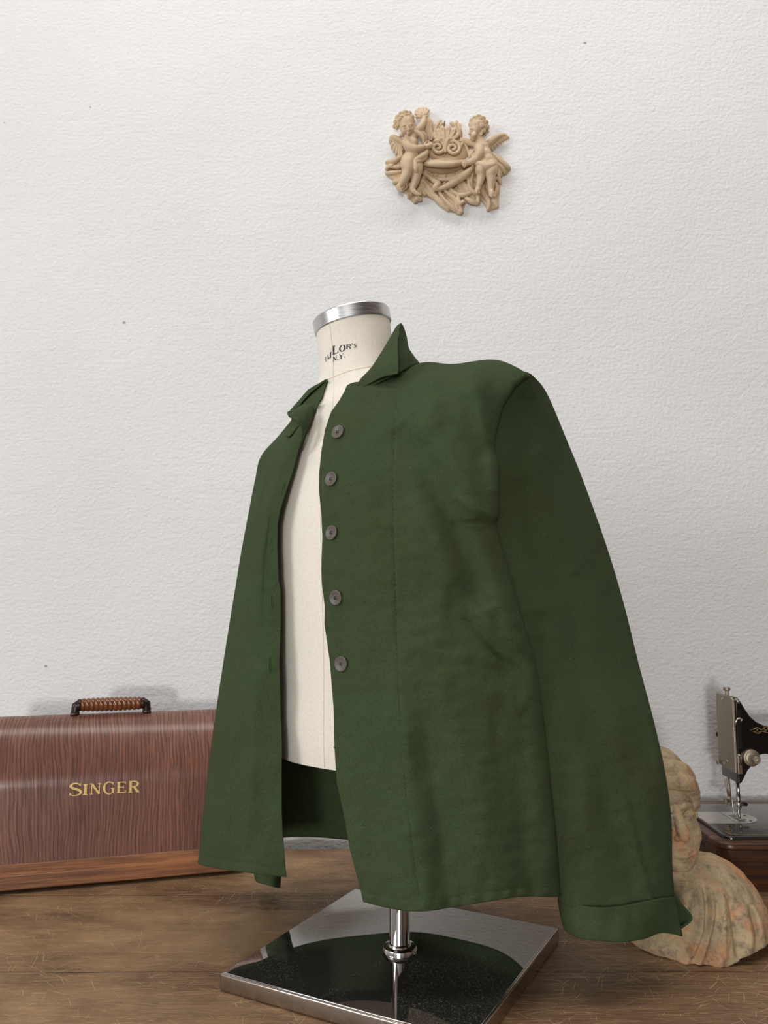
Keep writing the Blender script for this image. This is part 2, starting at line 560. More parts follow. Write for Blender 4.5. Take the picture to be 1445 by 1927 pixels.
M['gilt_dim'] = plain('faded gold transfer', srgb(172, 150, 92), 0.5, 0.2, 0.4, 700)
M['cloth'] = m_cloth()
M['thread'] = plain('dark green thread', srgb(44, 60, 38), 0.9, 0, 0.1, 400)
M['hole_thread'] = plain('green buttonhole thread', srgb(52, 70, 42), 0.85, 0, 0.2, 900)
M['button'] = plain('grey brown horn', srgb(94, 87, 79), 0.42, 0, 0.12, 300)
M['button_hole'] = plain('dark thread in button', srgb(40, 36, 30), 0.8, 0, 0.1, 300)
M['canvas'] = m_canvas()
M['seam'] = plain('tan seam thread', srgb(222, 208, 186), 0.9, 0, 0.1, 300)
M['ink'] = plain('black printed ink', srgb(36, 34, 36), 0.8, 0, 0.2, 900)
M['alu'] = m_brushed('brushed aluminium', srgb(206, 206, 206), 0.26)
M['chrome'] = plain('polished chrome', srgb(222, 222, 224), 0.05, 1.0, 0.02, 30)
M['rim_steel'] = plain('satin steel edge', srgb(176, 166, 156), 0.24, 1.0, 0.05, 120)
M['blackplate'] = m_blackplate()
M['terracotta'] = m_terracotta()
M['resin'] = m_resin()
M['japan'] = plain('black japanned iron', srgb(14, 14, 16), 0.16, 0, 0.15, 60, coat=0.6)
M['bed'] = plain('worn black bed enamel', srgb(34, 33, 33), 0.2, 0, 0.25, 60, coat=0.5)
M['nickel'] = m_brushed('dull nickel plate', srgb(186, 176, 160), 0.46)
M['bright_nickel'] = plain('bright nickel plate', srgb(206, 202, 196), 0.16, 1.0, 0.05, 80)
M['plate_nickel'] = plain('polished needle plate', srgb(214, 210, 204), 0.3, 0.85, 0.06, 60)
M['black'] = plain('black bakelite', srgb(20, 18, 18), 0.35, 0, 0.1, 60)
M['nail'] = plain('grey steel nail', srgb(120, 120, 124), 0.4, 0.9, 0.05, 60)
M['floor'] = plain('grey stone floor', srgb(112, 100, 88), 0.6, 0, 0.1, 6)
M['panelling'] = plain('dark wood panelling', srgb(92, 66, 48), 0.5, 0, 0.2, 8)
M['paint'] = plain('white room paint', srgb(232, 229, 224), 0.8, 0, 0.03, 4)

# ------------------------------------------------------------------ stroke lettering
def _serif(x, y, w, t=0.07): return ([(x-w, y), (x+w, y)], [t, t])
GLYPH = {
 'S': [([(.60,.80),(.52,.93),(.34,1.0),(.14,.93),(.07,.76),(.18,.62),(.38,.52),(.58,.40),(.65,.22),(.52,.05),(.30,.0),(.12,.06),(.05,.20)], [.06,.08,.09,.12,.15,.17,.18,.17,.14,.11,.08,.07,.06]),
       ([(.62,.98),(.60,.76)],[.05,.05]), ([(.04,.0),(.05,.24)],[.05,.05])],
 'I': [([(.15,0),(.15,1)],[.17,.17]), _serif(.15,.03,.15), _serif(.15,.97,.15)],
 'N': [([(.10,0),(.10,1)],[.08,.08]), ([(.10,.98),(.66,.02)],[.17,.17]), ([(.66,0),(.66,1)],[.08,.08]), _serif(.10,.03,.12), _serif(.04,.97,.09), _serif(.66,.97,.12)],
 'G': [([(.70,.80),(.58,.95),(.40,1.0),(.20,.90),(.09,.68),(.08,.40),(.18,.14),(.38,.0),(.56,.03),(.70,.14)], [.06,.08,.09,.12,.16,.17,.15,.1,.08,.07]),
       ([(.68,.44),(.68,.04)],[.15,.15]), _serif(.68,.46,.13), ([(.71,.98),(.71,.74)],[.05,.05])],
 'E': [([(.15,0),(.15,1)],[.17,.17]), ([(.02,.965),(.62,.965)],[.08,.08]), ([(.15,.52),(.46,.52)],[.07,.07]), ([(.02,.035),(.64,.035)],[.08,.08]), ([(.61,1.0),(.59,.78)],[.05,.05]), ([(.64,.0),(.62,.24)],[.05,.05]), ([(.47,.64),(.47,.40)],[.05,.05])],
 'R': [([(.15,0),(.15,1)],[.17,.17]), ([(.05,.965),(.40,.965),(.60,.86),(.62,.70),(.52,.56),(.15,.50)],[.08,.09,.13,.15,.11,.07]), ([(.36,.52),(.66,.03)],[.15,.17]), _serif(.15,.03,.15), _serif(.66,.03,.10)],
 'T': [([(.02,.96),(.66,.96)],[.09,.09]), ([(.34,0),(.34,1)],[.15,.15]), _serif(.34,.03,.14)],
 'A': [([(.06,0),(.36,1)],[.07,.07]), ([(.34,1),(.68,0)],[.17,.17]), ([(.17,.33),(.56,.33)],[.07,.07]), _serif(.06,.03,.09), _serif(.68,.03,.12)],
 'L': [([(.15,0),(.15,1)],[.17,.17]), ([(.02,.04),(.62,.04)],[.08,.08]), ([(.62,.0),(.60,.26)],[.05,.05]), _serif(.15,.97,.15)],
 'O': [([(.38+.30*math.cos(a), .5+.47*math.sin(a)) for a in np.linspace(0, 2*math.pi, 25)], [.08+.09*abs(math.cos(a)) for a in np.linspace(0, 2*math.pi, 25)])],
 'Y': [([(.06,1),(.36,.46)],[.16,.16]), ([(.66,1),(.36,.46)],[.07,.07]), ([(.36,.5),(.36,0)],[.15,.15]), _serif(.36,.03,.14), _serif(.06,.97,.12), _serif(.66,.97,.09)],
 "'": [([(.12,1),(.10,.74)],[.16,.05])],
 '.': [([(.04,.07),(.20,.07)],[.15,.15])],
}
def glyph_mesh(V, F, ch, place):
    """place(x, y) -> world point; appends the ribbons of one letter to V, F"""
    for pts, wid in GLYPH[ch]:
        q = np.concatenate([np.asarray(pts, float), np.asarray(wid, float)[:, None]], 1)
        if len(q) > 2: q = cr(q, 4*len(q))
        else: q = np.stack([q[0]+(q[1]-q[0])*t for t in np.linspace(0, 1, 5)])
        n = len(q); b = len(V)
        for i in range(n):
            t = q[min(i+1, n-1), :2]-q[max(i-1, 0), :2]
            t = t/max(np.hypot(*t), 1e-9)
            nr = np.array([-t[1], t[0]])*q[i, 2]/2
            for s in (1, -1):
                V.append(place(q[i, 0]+s*nr[0], q[i, 1]+s*nr[1]))
        for i in range(n-1):
            F.append((b+2*i, b+2*i+1, b+2*i+3, b+2*i+2))
# ------------------------------------------------------------------ room shell
YW = 1.69          # back wall
ZF = -0.76         # floor
def slab(name, c, s, mat, kind='structure'):
    bm = bmesh.new(); box_bm(bm, (0, 0, 0), s)
    o = bm_obj(name, bm, mat, None, False)
    o.location = c
    return tag(o, kind=kind)
CZ = 3.4
slab('wall_back', (-0.8, YW+0.05, (ZF+CZ)/2), (7.6, 0.1, CZ-ZF), M['wall'])
slab('floor', (-0.8, -1.4, ZF-0.05), (7.6, 6.2, 0.1), M['floor'])
slab('ceiling', (-0.8, -1.4, CZ+0.05), (7.6, 6.2, 0.1), M['panelling'])
slab('wall_right', (2.95, -1.4, (ZF+CZ)/2), (0.1, 6.1, CZ-ZF), M['panelling'])
# left wall with a window opening (y -1.5..0.5, z 0.1..2.0)
def wall_with_hole(name, axis, pos, a0, a1, h0, h1, z0, z1):
    bm = bmesh.new()
    def bx(A0, A1, Z0, Z1):
        c = ((A0+A1)/2, (Z0+Z1)/2); s = (A1-A0, Z1-Z0)
        if axis == 'x': box_bm(bm, (pos, c[0], c[1]), (0.1, s[0], s[1]))
        else: box_bm(bm, (c[0], pos, c[1]), (s[0], 0.1, s[1]))
    bx(a0, h0, ZF, CZ); bx(h1, a1, ZF, CZ); bx(h0, h1, ZF, z0); bx(h0, h1, z1, CZ)
    return tag(bm_obj(name, bm, M['paint'], None, False), kind='structure')
wall_with_hole('wall_left', 'x', -4.55, -4.45, 1.64, -3.4, -0.6, 1.35, 3.15)
wall_with_hole('wall_front', 'y', -4.45, -4.5, 2.9, -1.9, 0.2, -0.5, 2.1)
def frame(name, axis, pos, h0, h1, z0, z1):
    bm = bmesh.new(); w = 0.05
    def bx(A0, A1, Z0, Z1):
        c = ((A0+A1)/2, (Z0+Z1)/2); s = (A1-A0, Z1-Z0)
        if axis == 'x': box_bm(bm, (pos, c[0], c[1]), (0.06, s[0], s[1]))
        else: box_bm(bm, (c[0], pos, c[1]), (s[0], 0.06, s[1]))
    bx(h0, h0+w, z0, z1); bx(h1-w, h1, z0, z1); bx(h0+w, h1-w, z0, z0+w); bx(h0+w, h1-w, z1-w, z1)
    m = (h0+h1)/2; bx(m-w/2, m+w/2, z0+w, z1-w)
    return tag(bm_obj(name, bm, M['paint'], None, False), kind='structure')
frame('window_1', 'x', -4.55, -3.4, -0.6, 1.35, 3.15)
frame('window_2', 'y', -4.45, -1.9, 0.2, -0.5, 2.1)

# ------------------------------------------------------------------ table
tab = thing('work_table', 'old scratched dark brown wooden table everything stands on', 'table', (0, 1.03, 0))
bm = bmesh.new(); box_bm(bm, (0, 0, -0.0225), (2.3, 1.17, 0.045))
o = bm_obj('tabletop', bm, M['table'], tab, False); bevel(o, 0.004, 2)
# hair-fine scratches across the worn top
rs_ = np.random.RandomState(21)
V, F = [], []
def scratch(x, y, a, L, w, bend):
    n = 7; b = len(V)
    for i in range(n):
        t = i/(n-1)-.5
        px = x+L*t*math.cos(a)-bend*L*(t*t)*math.sin(a); py = y+L*t*math.sin(a)+bend*L*(t*t)*math.cos(a)
        ww = w*(1-(2*t)**2)**.5*.5+.00003
        nx, ny = -math.sin(a+2*bend*t), math.cos(a+2*bend*t)
        V.append((px+nx*ww, py+ny*ww, .00012)); V.append((px-nx*ww, py-ny*ww, .00012))
    for i in range(n-1): F.append((b+2*i, b+2*i+1, b+2*i+3, b+2*i+2))
for k in range(330):                        # clusters of a few crossing strokes
    cx, cy = rs_.uniform(-.62, .62), rs_.uniform(.92, 1.56)
    for j in range(rs_.randint(4, 13)):
        a = rs_.choice([rs_.normal(0, .35), rs_.normal(.9, .4), rs_.normal(-.9, .5)])
        scratch(cx+rs_.normal(0, .030), cy+rs_.normal(0, .022), a, rs_.uniform(.004, .034), rs_.uniform(.00012, .00045), rs_.normal(0, .14))
for k in range(1100):
    a = rs_.choice([rs_.normal(0, .15), rs_.normal(.5, .5), rs_.normal(-.6, .5)], p=[.6, .2, .2])
    scratch(rs_.uniform(-.62, .62), rs_.uniform(.9, 1.58), a, rs_.uniform(.008, .08)*(1 if abs(a) < .3 else .6), rs_.uniform(.00012, .0004), rs_.normal(0, .10))
tag(mesh_obj('scratches', V, F, M['scratch'], tab, False), 'fine pale scratches in the table top', kind='stuff')
bm = bmesh.new()
for y in (-0.5, 0.5): box_bm(bm, (0, y, -0.095), (2.0, 0.025, 0.10))
for x in (-1.0, 1.0): box_bm(bm, (x, 0, -0.095), (0.025, 0.97, 0.10))
bm_obj('apron', bm, M['table'], tab, False)
for x in (-1.02, 1.02):
    for y in (-0.49, 0.49):
        bm = bmesh.new(); box_bm(bm, (x, y, (ZF-0.045)/2), (0.075, 0.075, -ZF-0.045))
        bevel(bm_obj('leg', bm, M['table'], tab, False), 0.004, 2)

# ------------------------------------------------------------------ daylight and an added wall wash
w = bpy.data.worlds.new('sky'); scene.world = w; w.use_nodes = True
bg = w.node_tree.nodes['Background']
bg.inputs['Color'].default_value = (0.80, 0.90, 1.0, 1); bg.inputs['Strength'].default_value = 1.0
def area(name, loc, target, sx, sy, power, col=(1, 1, 1), spread=180):
    l = bpy.data.lights.new(name, 'AREA'); l.shape = 'RECTANGLE'; l.size = sx; l.size_y = sy
    l.energy = power; l.color = col; l.spread = R(spread)
    o = bpy.data.objects.new(name, l); COL.objects.link(o)
    o.location = loc
    o.rotation_euler = (Vector(target)-Vector(loc)).to_track_quat('-Z', 'Y').to_euler()
    return o
area('daylight_left', (-4.46, -2.0, 2.25), (0, -2.0, 1.75), 2.7, 1.7, 122, (0.92, 0.97, 1.0))
area('daylight_front', (-0.85, -4.36, 1.1), (-0.85, 0, 1.0), 2.0, 1.9, 40, (1.0, 0.98, 0.95))
area('open_door_light', (-0.62, -3.4, 0.30), (0.1, 1.6, 0.4), 0.36, 0.36, 50, (1.0, 0.96, 0.92))
area('wall_wash_fill', (0.3, 0.72, 3.34), (0.3, 0.86, 0), 3.6, 0.4, 46, (1.0, 0.95, 0.90))  # added unseen strip that brightens the top of the back wall
scene.view_settings.view_transform = 'Standard'
scene.view_settings.look = 'None'
scene.view_settings.gamma = 1
scene.view_settings.use_curve_mapping = False
scene.view_settings.exposure = 0.0
# ------------------------------------------------------------------ bentwood machine case
case = thing('sewing_machine_case', 'reddish brown bentwood carrying case with ribbed wooden handle at left', 'carrying case')
CA = R(16.5)
L2, D2 = 0.238, 0.098                # half length, half depth of the plinth
fr0 = on_z(0, 1686, 0); fr1 = on_z(440, 1646, 0)
CA = math.atan2(fr1.y-fr0.y, fr1.x-fr0.x)
ax = Vector((math.cos(CA), math.sin(CA), 0)); nf = Vector((math.sin(CA), -math.cos(CA), 0))
hd = PV(210, 1322, 1.50)
s_h = (hd-fr0).dot(ax)
cc = fr0 + ax*s_h - nf*D2
case.location = (cc.x, cc.y, 0.0); case.rotation_euler = (0, 0, CA)
def prof_x(bm, prof, x0, x1):
    A = [bm.verts.new((x0, y, z)) for y, z in prof]; B = [bm.verts.new((x1, y, z)) for y, z in prof]
    n = len(prof)
    for i in range(n): bm.faces.new((A[i], A[(i+1) % n], B[(i+1) % n], B[i]))
    bm.faces.new(A[::-1]); bm.faces.new(B)
# plinth moulding: straight front, small step, bevelled top (mitred at the ends)
bm = bmesh.new()
secs = [(0.002, 0.006), (0.0, 0.0075), (0.0, 0.030), (0.0025, 0.0335), (0.009, 0.0435), (0.011, 0.0455)]
rings = []
for ins, z in secs:
    x, y = L2-ins, D2-ins
    rings.append([bm.verts.new(p) for p in ((-x, -y, z), (x, -y, z), (x, y, z), (-x, y, z))])
for a, b in zip(rings[:-1], rings[1:]):
    for k in range(4): bm.faces.new((a[k], a[(k+1) % 4], b[(k+1) % 4], b[k]))
bm.faces.new(rings[0][::-1]); bm.faces.new(rings[-1])
bevel(bm_obj('plinth', bm, M['rim'], case, False), 0.0008, 2)
for sx in (-1, 1):
    for sy in (-1, 1):
        bm = bmesh.new(); lathe(bm, [(.007, 0), (.0085, .001), (.0085, .0065)], 16, Matrix.Translation((sx*(L2-.04), sy*(D2-.03), 0)))
        bm_obj('foot', bm, M['bracket'], case)
# bent lid
half = cr([(-0.0868, .0455), (-0.0866, .10), (-0.0863, .150), (-0.0855, .172), (-0.0815, .187), (-0.073, .204), (-0.0605, .225), (-0.046, .2455), (-0.028, .2635), (-.013, .2715), (0, .2745)], 60)
prof = [tuple(p) for p in half] + [(-p[0], p[1]) for p in half[::-1][1:]]
bm = bmesh.new(); prof_x(bm, prof, -L2+0.011, L2-0.011)
lid = bm_obj('lid', bm, M['lid'], case, True); edge_split(lid, 40)
# handle
for s in (-1, 1):
    bm = bmesh.new()
    tube(bm, [(s*0.0625, 0, .272), (s*0.0625, 0, .281), (s*0.0615, 0, .2885), (s*0.056, 0, .2905)], [.0085, .0075, .0085, .0095], 12)
    box_bm(bm, (s*0.0635, 0, .2755), (.013, .024, .005))
    lathe(bm, [(.0035, 0), (.0035, .003), (.002, .0042)], 10, Matrix.Translation((s*0.067, .008, .277)))
    lathe(bm, [(.0065, -.004), (.0105, -.003), (.0105, .003), (.0065, .004)], 18, align((s*0.0555, 0, .2905), (1, 0, 0)))
    bevel(bm_obj('handle_bracket', bm, M['bracket'], case, True), .0012, 2, 50)
bm = bmesh.new()
pr = []
nrib = 13
for i in range(nrib):
    x0 = -0.0525 + i*0.105/nrib
    for f in np.linspace(0, 1, 7)[:-1]:
        t = (i+f)/nrib
        pr.append((0.0096 + 0.0012*math.sin(math.pi*t) + 0.0022*math.sqrt(max(0, math.sin(math.pi*f))), x0 + f*0.105/nrib))
pr.append((0.0096, 0.0525))
lathe(bm, pr, 24, align((0, 0, .2905), (1, 0, 0)))
bm_obj('handle_grip', bm, M['grip'], case, True)
# gold lettering on the front face
Mcase = Matrix.Translation(case.location) @ Matrix.Rotation(CA, 4, 'Z')
def lid_y(z): return float(np.interp(z, half[:, 1], half[:, 0]))
def front_hit(u, v):
    d = Vector([float(q) for q in raydir(u, v)]); o = Vector((0, 0, EYE))
    Mi = Mcase.inverted(); o2 = Mi @ o; d2 = Mi.to_3x3() @ d
    y = -0.086
    for _ in range(6):
        t = (y-o2.y)/d2.y; p = o2+d2*t; y = lid_y(p.z)
    return p
V, F = [], []
for ch, u0, u1, vb, vt in (('S', 130, 153.5, 1497.5, 1474.5), ('I', 155.5, 165, 1496, 1475.5), ('N', 169.5, 189.5, 1495, 1474.5),
                           ('G', 193.5, 214.5, 1494.5, 1472), ('E', 219, 237.5, 1492.5, 1471.5), ('R', 241, 262, 1492, 1470)):
    bl, br, tl = front_hit(u0, vb), front_hit(u1, vb-(u1-u0)*0.05), front_hit(u0, vt)
    wd = {'I': .30, 'S': .70, 'N': .78, 'G': .78, 'E': .68, 'R': .74}[ch]
    def place(x, y, bl=bl, br=br, tl=tl, wd=wd):
        X = bl.x + (br.x-bl.x)*x/wd; Z = bl.z + (br.z-bl.z)*x/wd + (tl.z-bl.z)*y
        return (X, lid_y(Z)-0.0004, Z)
    glyph_mesh(V, F, ch, place)
tag(mesh_obj('lettering', V, F, M['gilt'], case, False, world=False), 'worn gold capital lettering')
# ------------------------------------------------------------------ dress form
pc = on_z(752, 1790, 0.022)          # foot of the pole
form = thing('dress_form', 'cream linen dress form with metal neck cap on square black base', 'dress form', (pc.x, pc.y, 0))
PX, PY = pc.x, pc.y
TH = R(36)                            # the form faces 36 degrees to the left of the camera
fd = Vector((-math.sin(TH), -math.cos(TH), 0)); fl = Vector((math.cos(TH), -math.sin(TH), 0))
RING = np.array([ # z, cx, cy, half width, half depth, tilt
 (.262, -.014, 1.158, .148, .108, 0), (.30, -.014, 1.156, .150, .110, 0), (.40, -.016, 1.155, .152, .108, 0), (.50, -.018, 1.156, .157, .110, 0),
 (.60, -.024, 1.164, .156, .106, 0), (.67, -.028, 1.176, .152, .096, 0), (.725, -.028, 1.182, .144, .084, 0),
 (.765, -.028, 1.179, .128, .076, 0), (.790, -.033, 1.183, .090, .067, .02), (.812, -.0375, 1.184, .0645, .062, .06),
 (.838, -.0405, 1.184, .0575, .0575, .10), (.862, -.0435, 1.184, .0565, .0565, .15), (.8985, -.0475, 1.1835, .0565, .0565, .20)])
def torso_ring(r, n=96, grow=0.0):
    z, cx, cy, a, b, t = r
    ph = np.linspace(0, 2*np.pi, n, endpoint=False)
    ex = 2.0/(2.25 if z < .78 else 2.25-.25*min(1, (z-.78)/.03))
    c = np.sign(np.cos(ph))*np.abs(np.cos(ph))**ex; s = np.sign(np.sin(ph))*np.abs(np.sin(ph))**ex
    lx = (a+grow)*c; ly = (b+grow)*s
    x = cx + lx*fl.x + ly*fd.x; y = cy + lx*fl.y + ly*fd.y
    return np.stack([x, y, z + t*(x-cx)], -1)
rr = cr(RING, 70)
V = np.concatenate([torso_ring(r) for r in rr])
F = grid_faces(len(rr), 96, True)
V = np.concatenate([V, [[rr[0][1], rr[0][2], rr[0][0]]], [[rr[-1][1], rr[-1][2], rr[-1][0]]]])
nb, nt_ = len(V)-2, len(V)-1
F += [(nb, (k+1) % 96, k) for k in range(96)]
e0 = (len(rr)-1)*96
F += [(nt_, e0+k, e0+(k+1) % 96) for k in range(96)]
o = mesh_obj('torso', V, F, M['canvas'], form); edge_split(o, 50)
from mathutils.bvhtree import BVHTree
TORSO_BVH = BVHTree.FromPolygons([Vector(q) for q in V.tolist()], [tuple(q) for q in F])
def off_torso(V, gap=.006):
    """lift cloth that would sink into the form onto its surface"""
    W_ = V.reshape(-1, 3).copy()
    z = np.clip(W_[:, 2], rr[0, 0], rr[-1, 0])
    r = [np.interp(z, rr[:, 0], rr[:, k]) for k in range(5)]
    dx, dy = W_[:, 0]-r[1], W_[:, 1]-r[2]
    lx = dx*fl.x+dy*fl.y; ly = dx*fd.x+dy*fd.y
    rad = ((np.abs(lx)/(r[3]+gap))**2.25+(np.abs(ly)/(r[4]+gap))**2.25)**(1/2.25)
    inside = (rad < 1)*(W_[:, 2] > rr[0, 0])*(W_[:, 2] < .80)
    k = np.where(inside, 1/np.maximum(rad, .05), 1.0)
    lx, ly = lx*k, ly*k
    W_[:, 0] = r[1]+lx*fl.x+ly*fd.x; W_[:, 1] = r[2]+lx*fl.y+ly*fd.y
    return W_.reshape(V.shape)
def before_torso(u, v, Y, gap=.006):
    """keep cloth that hangs over the form in front of it"""
    Y = np.array(Y, float)
    for i in np.ndindex(Y.shape):
        d = Vector([float(q) for q in raydir(u[i], v[i])])
        h_ = TORSO_BVH.ray_cast(Vector((0, 0, EYE)), d.normalized(), 3.0)
        if h_[0] is not None and Y[i] > h_[0].y-gap: Y[i] = h_[0].y-gap
    return Y
# seams: centre front and the neck base line
def on_torso(z, ang, off=0.0006):
    r = np.array([np.interp(z, rr[:, 0], rr[:, k]) for k in range(6)])
    ex = 2.0/(2.25 if z < .78 else 2.25-.25*min(1, (z-.78)/.03))
    c, s = math.cos(ang), math.sin(ang)
    lx = (r[3]+off)*math.copysign(abs(c)**ex, c); ly = (r[4]+off)*math.copysign(abs(s)**ex, s)
    x = r[1]+lx*fl.x+ly*fd.x; y = r[2]+lx*fl.y+ly*fd.y
    return Vector((x, y, z+r[5]*(x-r[1])))
bm = bmesh.new()
tube(bm, [on_torso(z, R(90), 0.0) for z in np.linspace(.264, .893, 80)], .0006, 6)
tag(bm_obj('front_seam', bm, M['seam'], None), None)
bpy.data.objects['front_seam'].data.transform(Matrix.Translation((-PX, -PY, 0))); bpy.data.objects['front_seam'].parent = form
bm = bmesh.new()
tube(bm, [on_torso(.806+.012*math.cos(a), a, 0.0) for a in np.linspace(R(10), R(190), 60)], .0006, 6)
o = bm_obj('neck_seam', bm, M['seam'], form); o.data.transform(Matrix.Translation((-PX, -PY, 0)))
# small pin head near the bottom of the torso
pp = on_torso(.292, R(84), .0005)
bm = bmesh.new(); bmesh.ops.create_uvsphere(bm, u_segments=14, v_segments=8, radius=.0028)
bmesh.ops.transform(bm, matrix=Matrix.Translation(pp-Vector((PX, PY, 0))), verts=bm.verts)
tag(bm_obj('pin', bm, M['bright_nickel'], form), 'small silver pin head')
# neck cap
bm = bmesh.new()
lathe(bm, [(.0, -.006), (.0585, -.006), (.0598, -.005), (.0598, .0125), (.0585, .0145), (.050, .0165), (0, .017)], 72,
      align((-.0480-PX, 1.1835-PY, .9005), (-.205, -.03, 1)), closed=False)
o = bm_obj('neck_cap', bm, M['alu'], form); edge_split(o, 30)
# pole, collar, base
bm = bmesh.new(); lathe(bm, [(.0135, .022), (.0135, .30)], 40)
o = bm_obj('pole', bm, M['chrome'], form); edge_split(o, 40)
bm = bmesh.new(); lathe(bm, [(.0215, .0215), (.0225, .0225), (.0225, .0275), (.0215, .029), (.0155, .030), (.0145, .0325), (.0137, .0335)], 48)
o = bm_obj('pole_collar', bm, M['chrome'], form); edge_split(o, 40)
cl, cr_, cb, cf = on_z(414, 1832, .022), on_z(1047, 1744, .022), on_z(667, 1669, .022), on_z(889, 1961, .022)
ex = ((cf-cl)+(cr_-cb)).normalized(); side = ((cf-cl).length+(cr_-cb).length+(cb-cl).length+(cr_-cf).length)/4
ang = math.atan2(ex.y, ex.x); cen = (cl+cr_+cb+cf)/4 - Vector((PX, PY, 0))
RZ = Matrix.Rotation(ang, 3, 'Z')
bm = bmesh.new(); box_bm(bm, (cen.x, cen.y, .0105), (side, side, .021), RZ)
bevel(bm_obj('base_rim', bm, M['rim_steel'], form, True), .003, 4)
bm = bmesh.new(); box_bm(bm, (cen.x, cen.y, .0145), (side-.0055, side-.0055, .0145), RZ)
bevel(bm_obj('base_plate', bm, M['blackplate'], form, True), .0012, 3)
# printed lettering on the neck
def neck_hit(u, v):
    d = Vector([float(q) for q in raydir(u, v)]); o = Vector((0, 0, EYE)); t = 1.1
    for _ in range(12):
        p = o+d*t
        r = [np.interp(p.z, rr[:, 0], rr[:, k]) for k in range(6)]
        rad = max(r[3], r[4])+.0005
        a = d.x**2+d.y**2; b = 2*((o.x-r[1])*d.x+(o.y-r[2])*d.y); c = (o.x-r[1])**2+(o.y-r[2])**2-rad**2
        disc = max(b*b-4*a*c, 0.0)
        t = (-b-math.sqrt(disc))/(2*a)
    return o+d*t
V, F = [], []
for ch, u0, u1, vb, h, sl in (('T', 610.8, 613.4, 682, 9, -.9), ('A', 613.8, 618.6, 679.5, 9.5, -.85), ('I', 619.4, 623.4, 674.5, 10.5, -.6), ('L', 624.6, 637.5, 668.5, 16.5, -.42),
                          ('O', 637.6, 649.6, 662.8, 12.5, -.22), ('R', 650.5, 659.8, 656.8, 8.5, -.12), ("'", 660.4, 663.4, 654.8, 8.6, -.1), ('S', 665, 670.6, 654.3, 7.2, -.08),
                          ('N', 626, 633, 680.5, 8.5, -.45), ('.', 633.2, 637, 677.6, 7, -.3), ('Y', 637.5, 645.5, 676.4, 9, -.3), ('.', 646.5, 649.5, 672.6, 8, -.2)):
    wd = {'I': .30, 'S': .70, 'N': .76, 'O': .76, "'": .22, '.': .24}.get(ch, .70)
    def place(x, y):
        u = u0+(u1-u0)*x/wd
        return neck_hit(u+y*0.6, vb+sl*(u-u0)-h*y) - Vector((PX, PY, 0))
    glyph_mesh(V, F, ch, place)
tag(mesh_obj('lettering', V, F, M['ink'], form, False, world=False), 'black printed lettering on the neck')
# ------------------------------------------------------------------ green shirt jacket
jac = thing('shirt_jacket', 'open dark green cotton shirt jacket with five buttons on a dress form', 'jacket', (PX, PY, .12))
def cloth(name, V, n, m, wrap=False, th=.0014, mat='cloth'):
    if name in ('back_panel', 'yoke') or wrap: V = off_torso(V)
    o = mesh_obj(name, V.reshape(-1, 3), grid_faces(n, m, wrap), M[mat], jac)
    solid(o, th)
    return o
# --- wearer's left front (right in the picture): columns opening -> side
FL = [
 [(700,716,1.165),(735,704,1.175),(790,694,1.175),(850,696,1.16),(930,690,1.14),(985,711,1.125),(985,715,1.15),(975,730,1.17)],
 [(653,726,1.108),(700,724,1.095),(786,688,1.125),(850,689,1.105),(930,681,1.095),(990,707,1.085),(985,714,1.12),(975,725,1.15)],
 [(627,772,1.092),(668,773,1.072),(735,762,1.062),(805,754,1.050),(885,748,1.050),(944,764,1.072),(930,780,1.10),(915,790,1.14)],
 [(604,850,1.078),(648,850,1.056),(728,848,1.034),(808,845,1.018),(880,845,1.022),(929,842,1.056),(920,850,1.09),(905,850,1.13)],
 [(601,930,1.068),(645,930,1.045),(730,930,1.020),(815,930,1.004),(887,928,1.012),(936,924,1.044),(925,930,1.085),(905,930,1.13)],
 [(607,1010,1.058),(650,1010,1.036),(735,1010,1.011),(815,1010,.996),(889,1011,1.008),(937,1012,1.040),(925,1015,1.085),(905,1020,1.13)],
 [(606,1100,1.050),(652,1100,1.028),(738,1100,1.003),(822,1100,.990),(905,1100,1.004),(962,1100,1.038),(948,1100,1.085),(925,1100,1.135)],
 [(612,1180,1.044),(658,1180,1.022),(742,1180,.997),(832,1180,.986),(922,1180,1.000),(984,1180,1.036),(970,1180,1.085),(945,1180,1.14)],
 [(622,1260,1.038),(668,1260,1.016),(748,1260,.992),(842,1260,.982),(938,1260,.998),(1006,1260,1.034),(992,1260,1.085),(965,1260,1.14)],
 [(628,1350,1.030),(675,1350,1.009),(752,1350,.987),(852,1350,.979),(953,1350,.996),(1020,1350,1.032),(1006,1350,1.085),(980,1350,1.14)],
 [(633,1450,1.020),(684,1450,1.002),(760,1450,.981),(863,1450,.976),(967,1450,.994),(1031,1450,1.031),(1018,1450,1.085),(990,1450,1.14)],
 [(650,1550,1.011),(702,1550,.994),(775,1550,.976),(876,1550,.974),(982,1550,.992),(1043,1552,1.030),(1030,1550,1.085),(1002,1550,1.14)],
 [(667,1630,1.004),(716,1632,.988),(785,1636,.972),(886,1634,.974),(990,1626,.991),(1049,1624,1.030),(1037,1620,1.085),(1008,1620,1.14)],
 [(683,1697,1.000),(728,1708,.985),(791,1715,.970),(884,1702,.974),(975,1688,.991),(1051,1687,1.030),(1040,1680,1.085),(1012,1670,1.14)]]
NR, NC = 230, 170
for i, r in enumerate(FL):
    if i >= 4:
        x, y, d_ = r[5]; r[5] = (x, y, d_-.016)
        x, y, d_ = r[4]; r[4] = (x, y, d_-.004)
a = net(FL, NR, NC)
u, v, Y = a[..., 0], a[..., 1], a[..., 2]
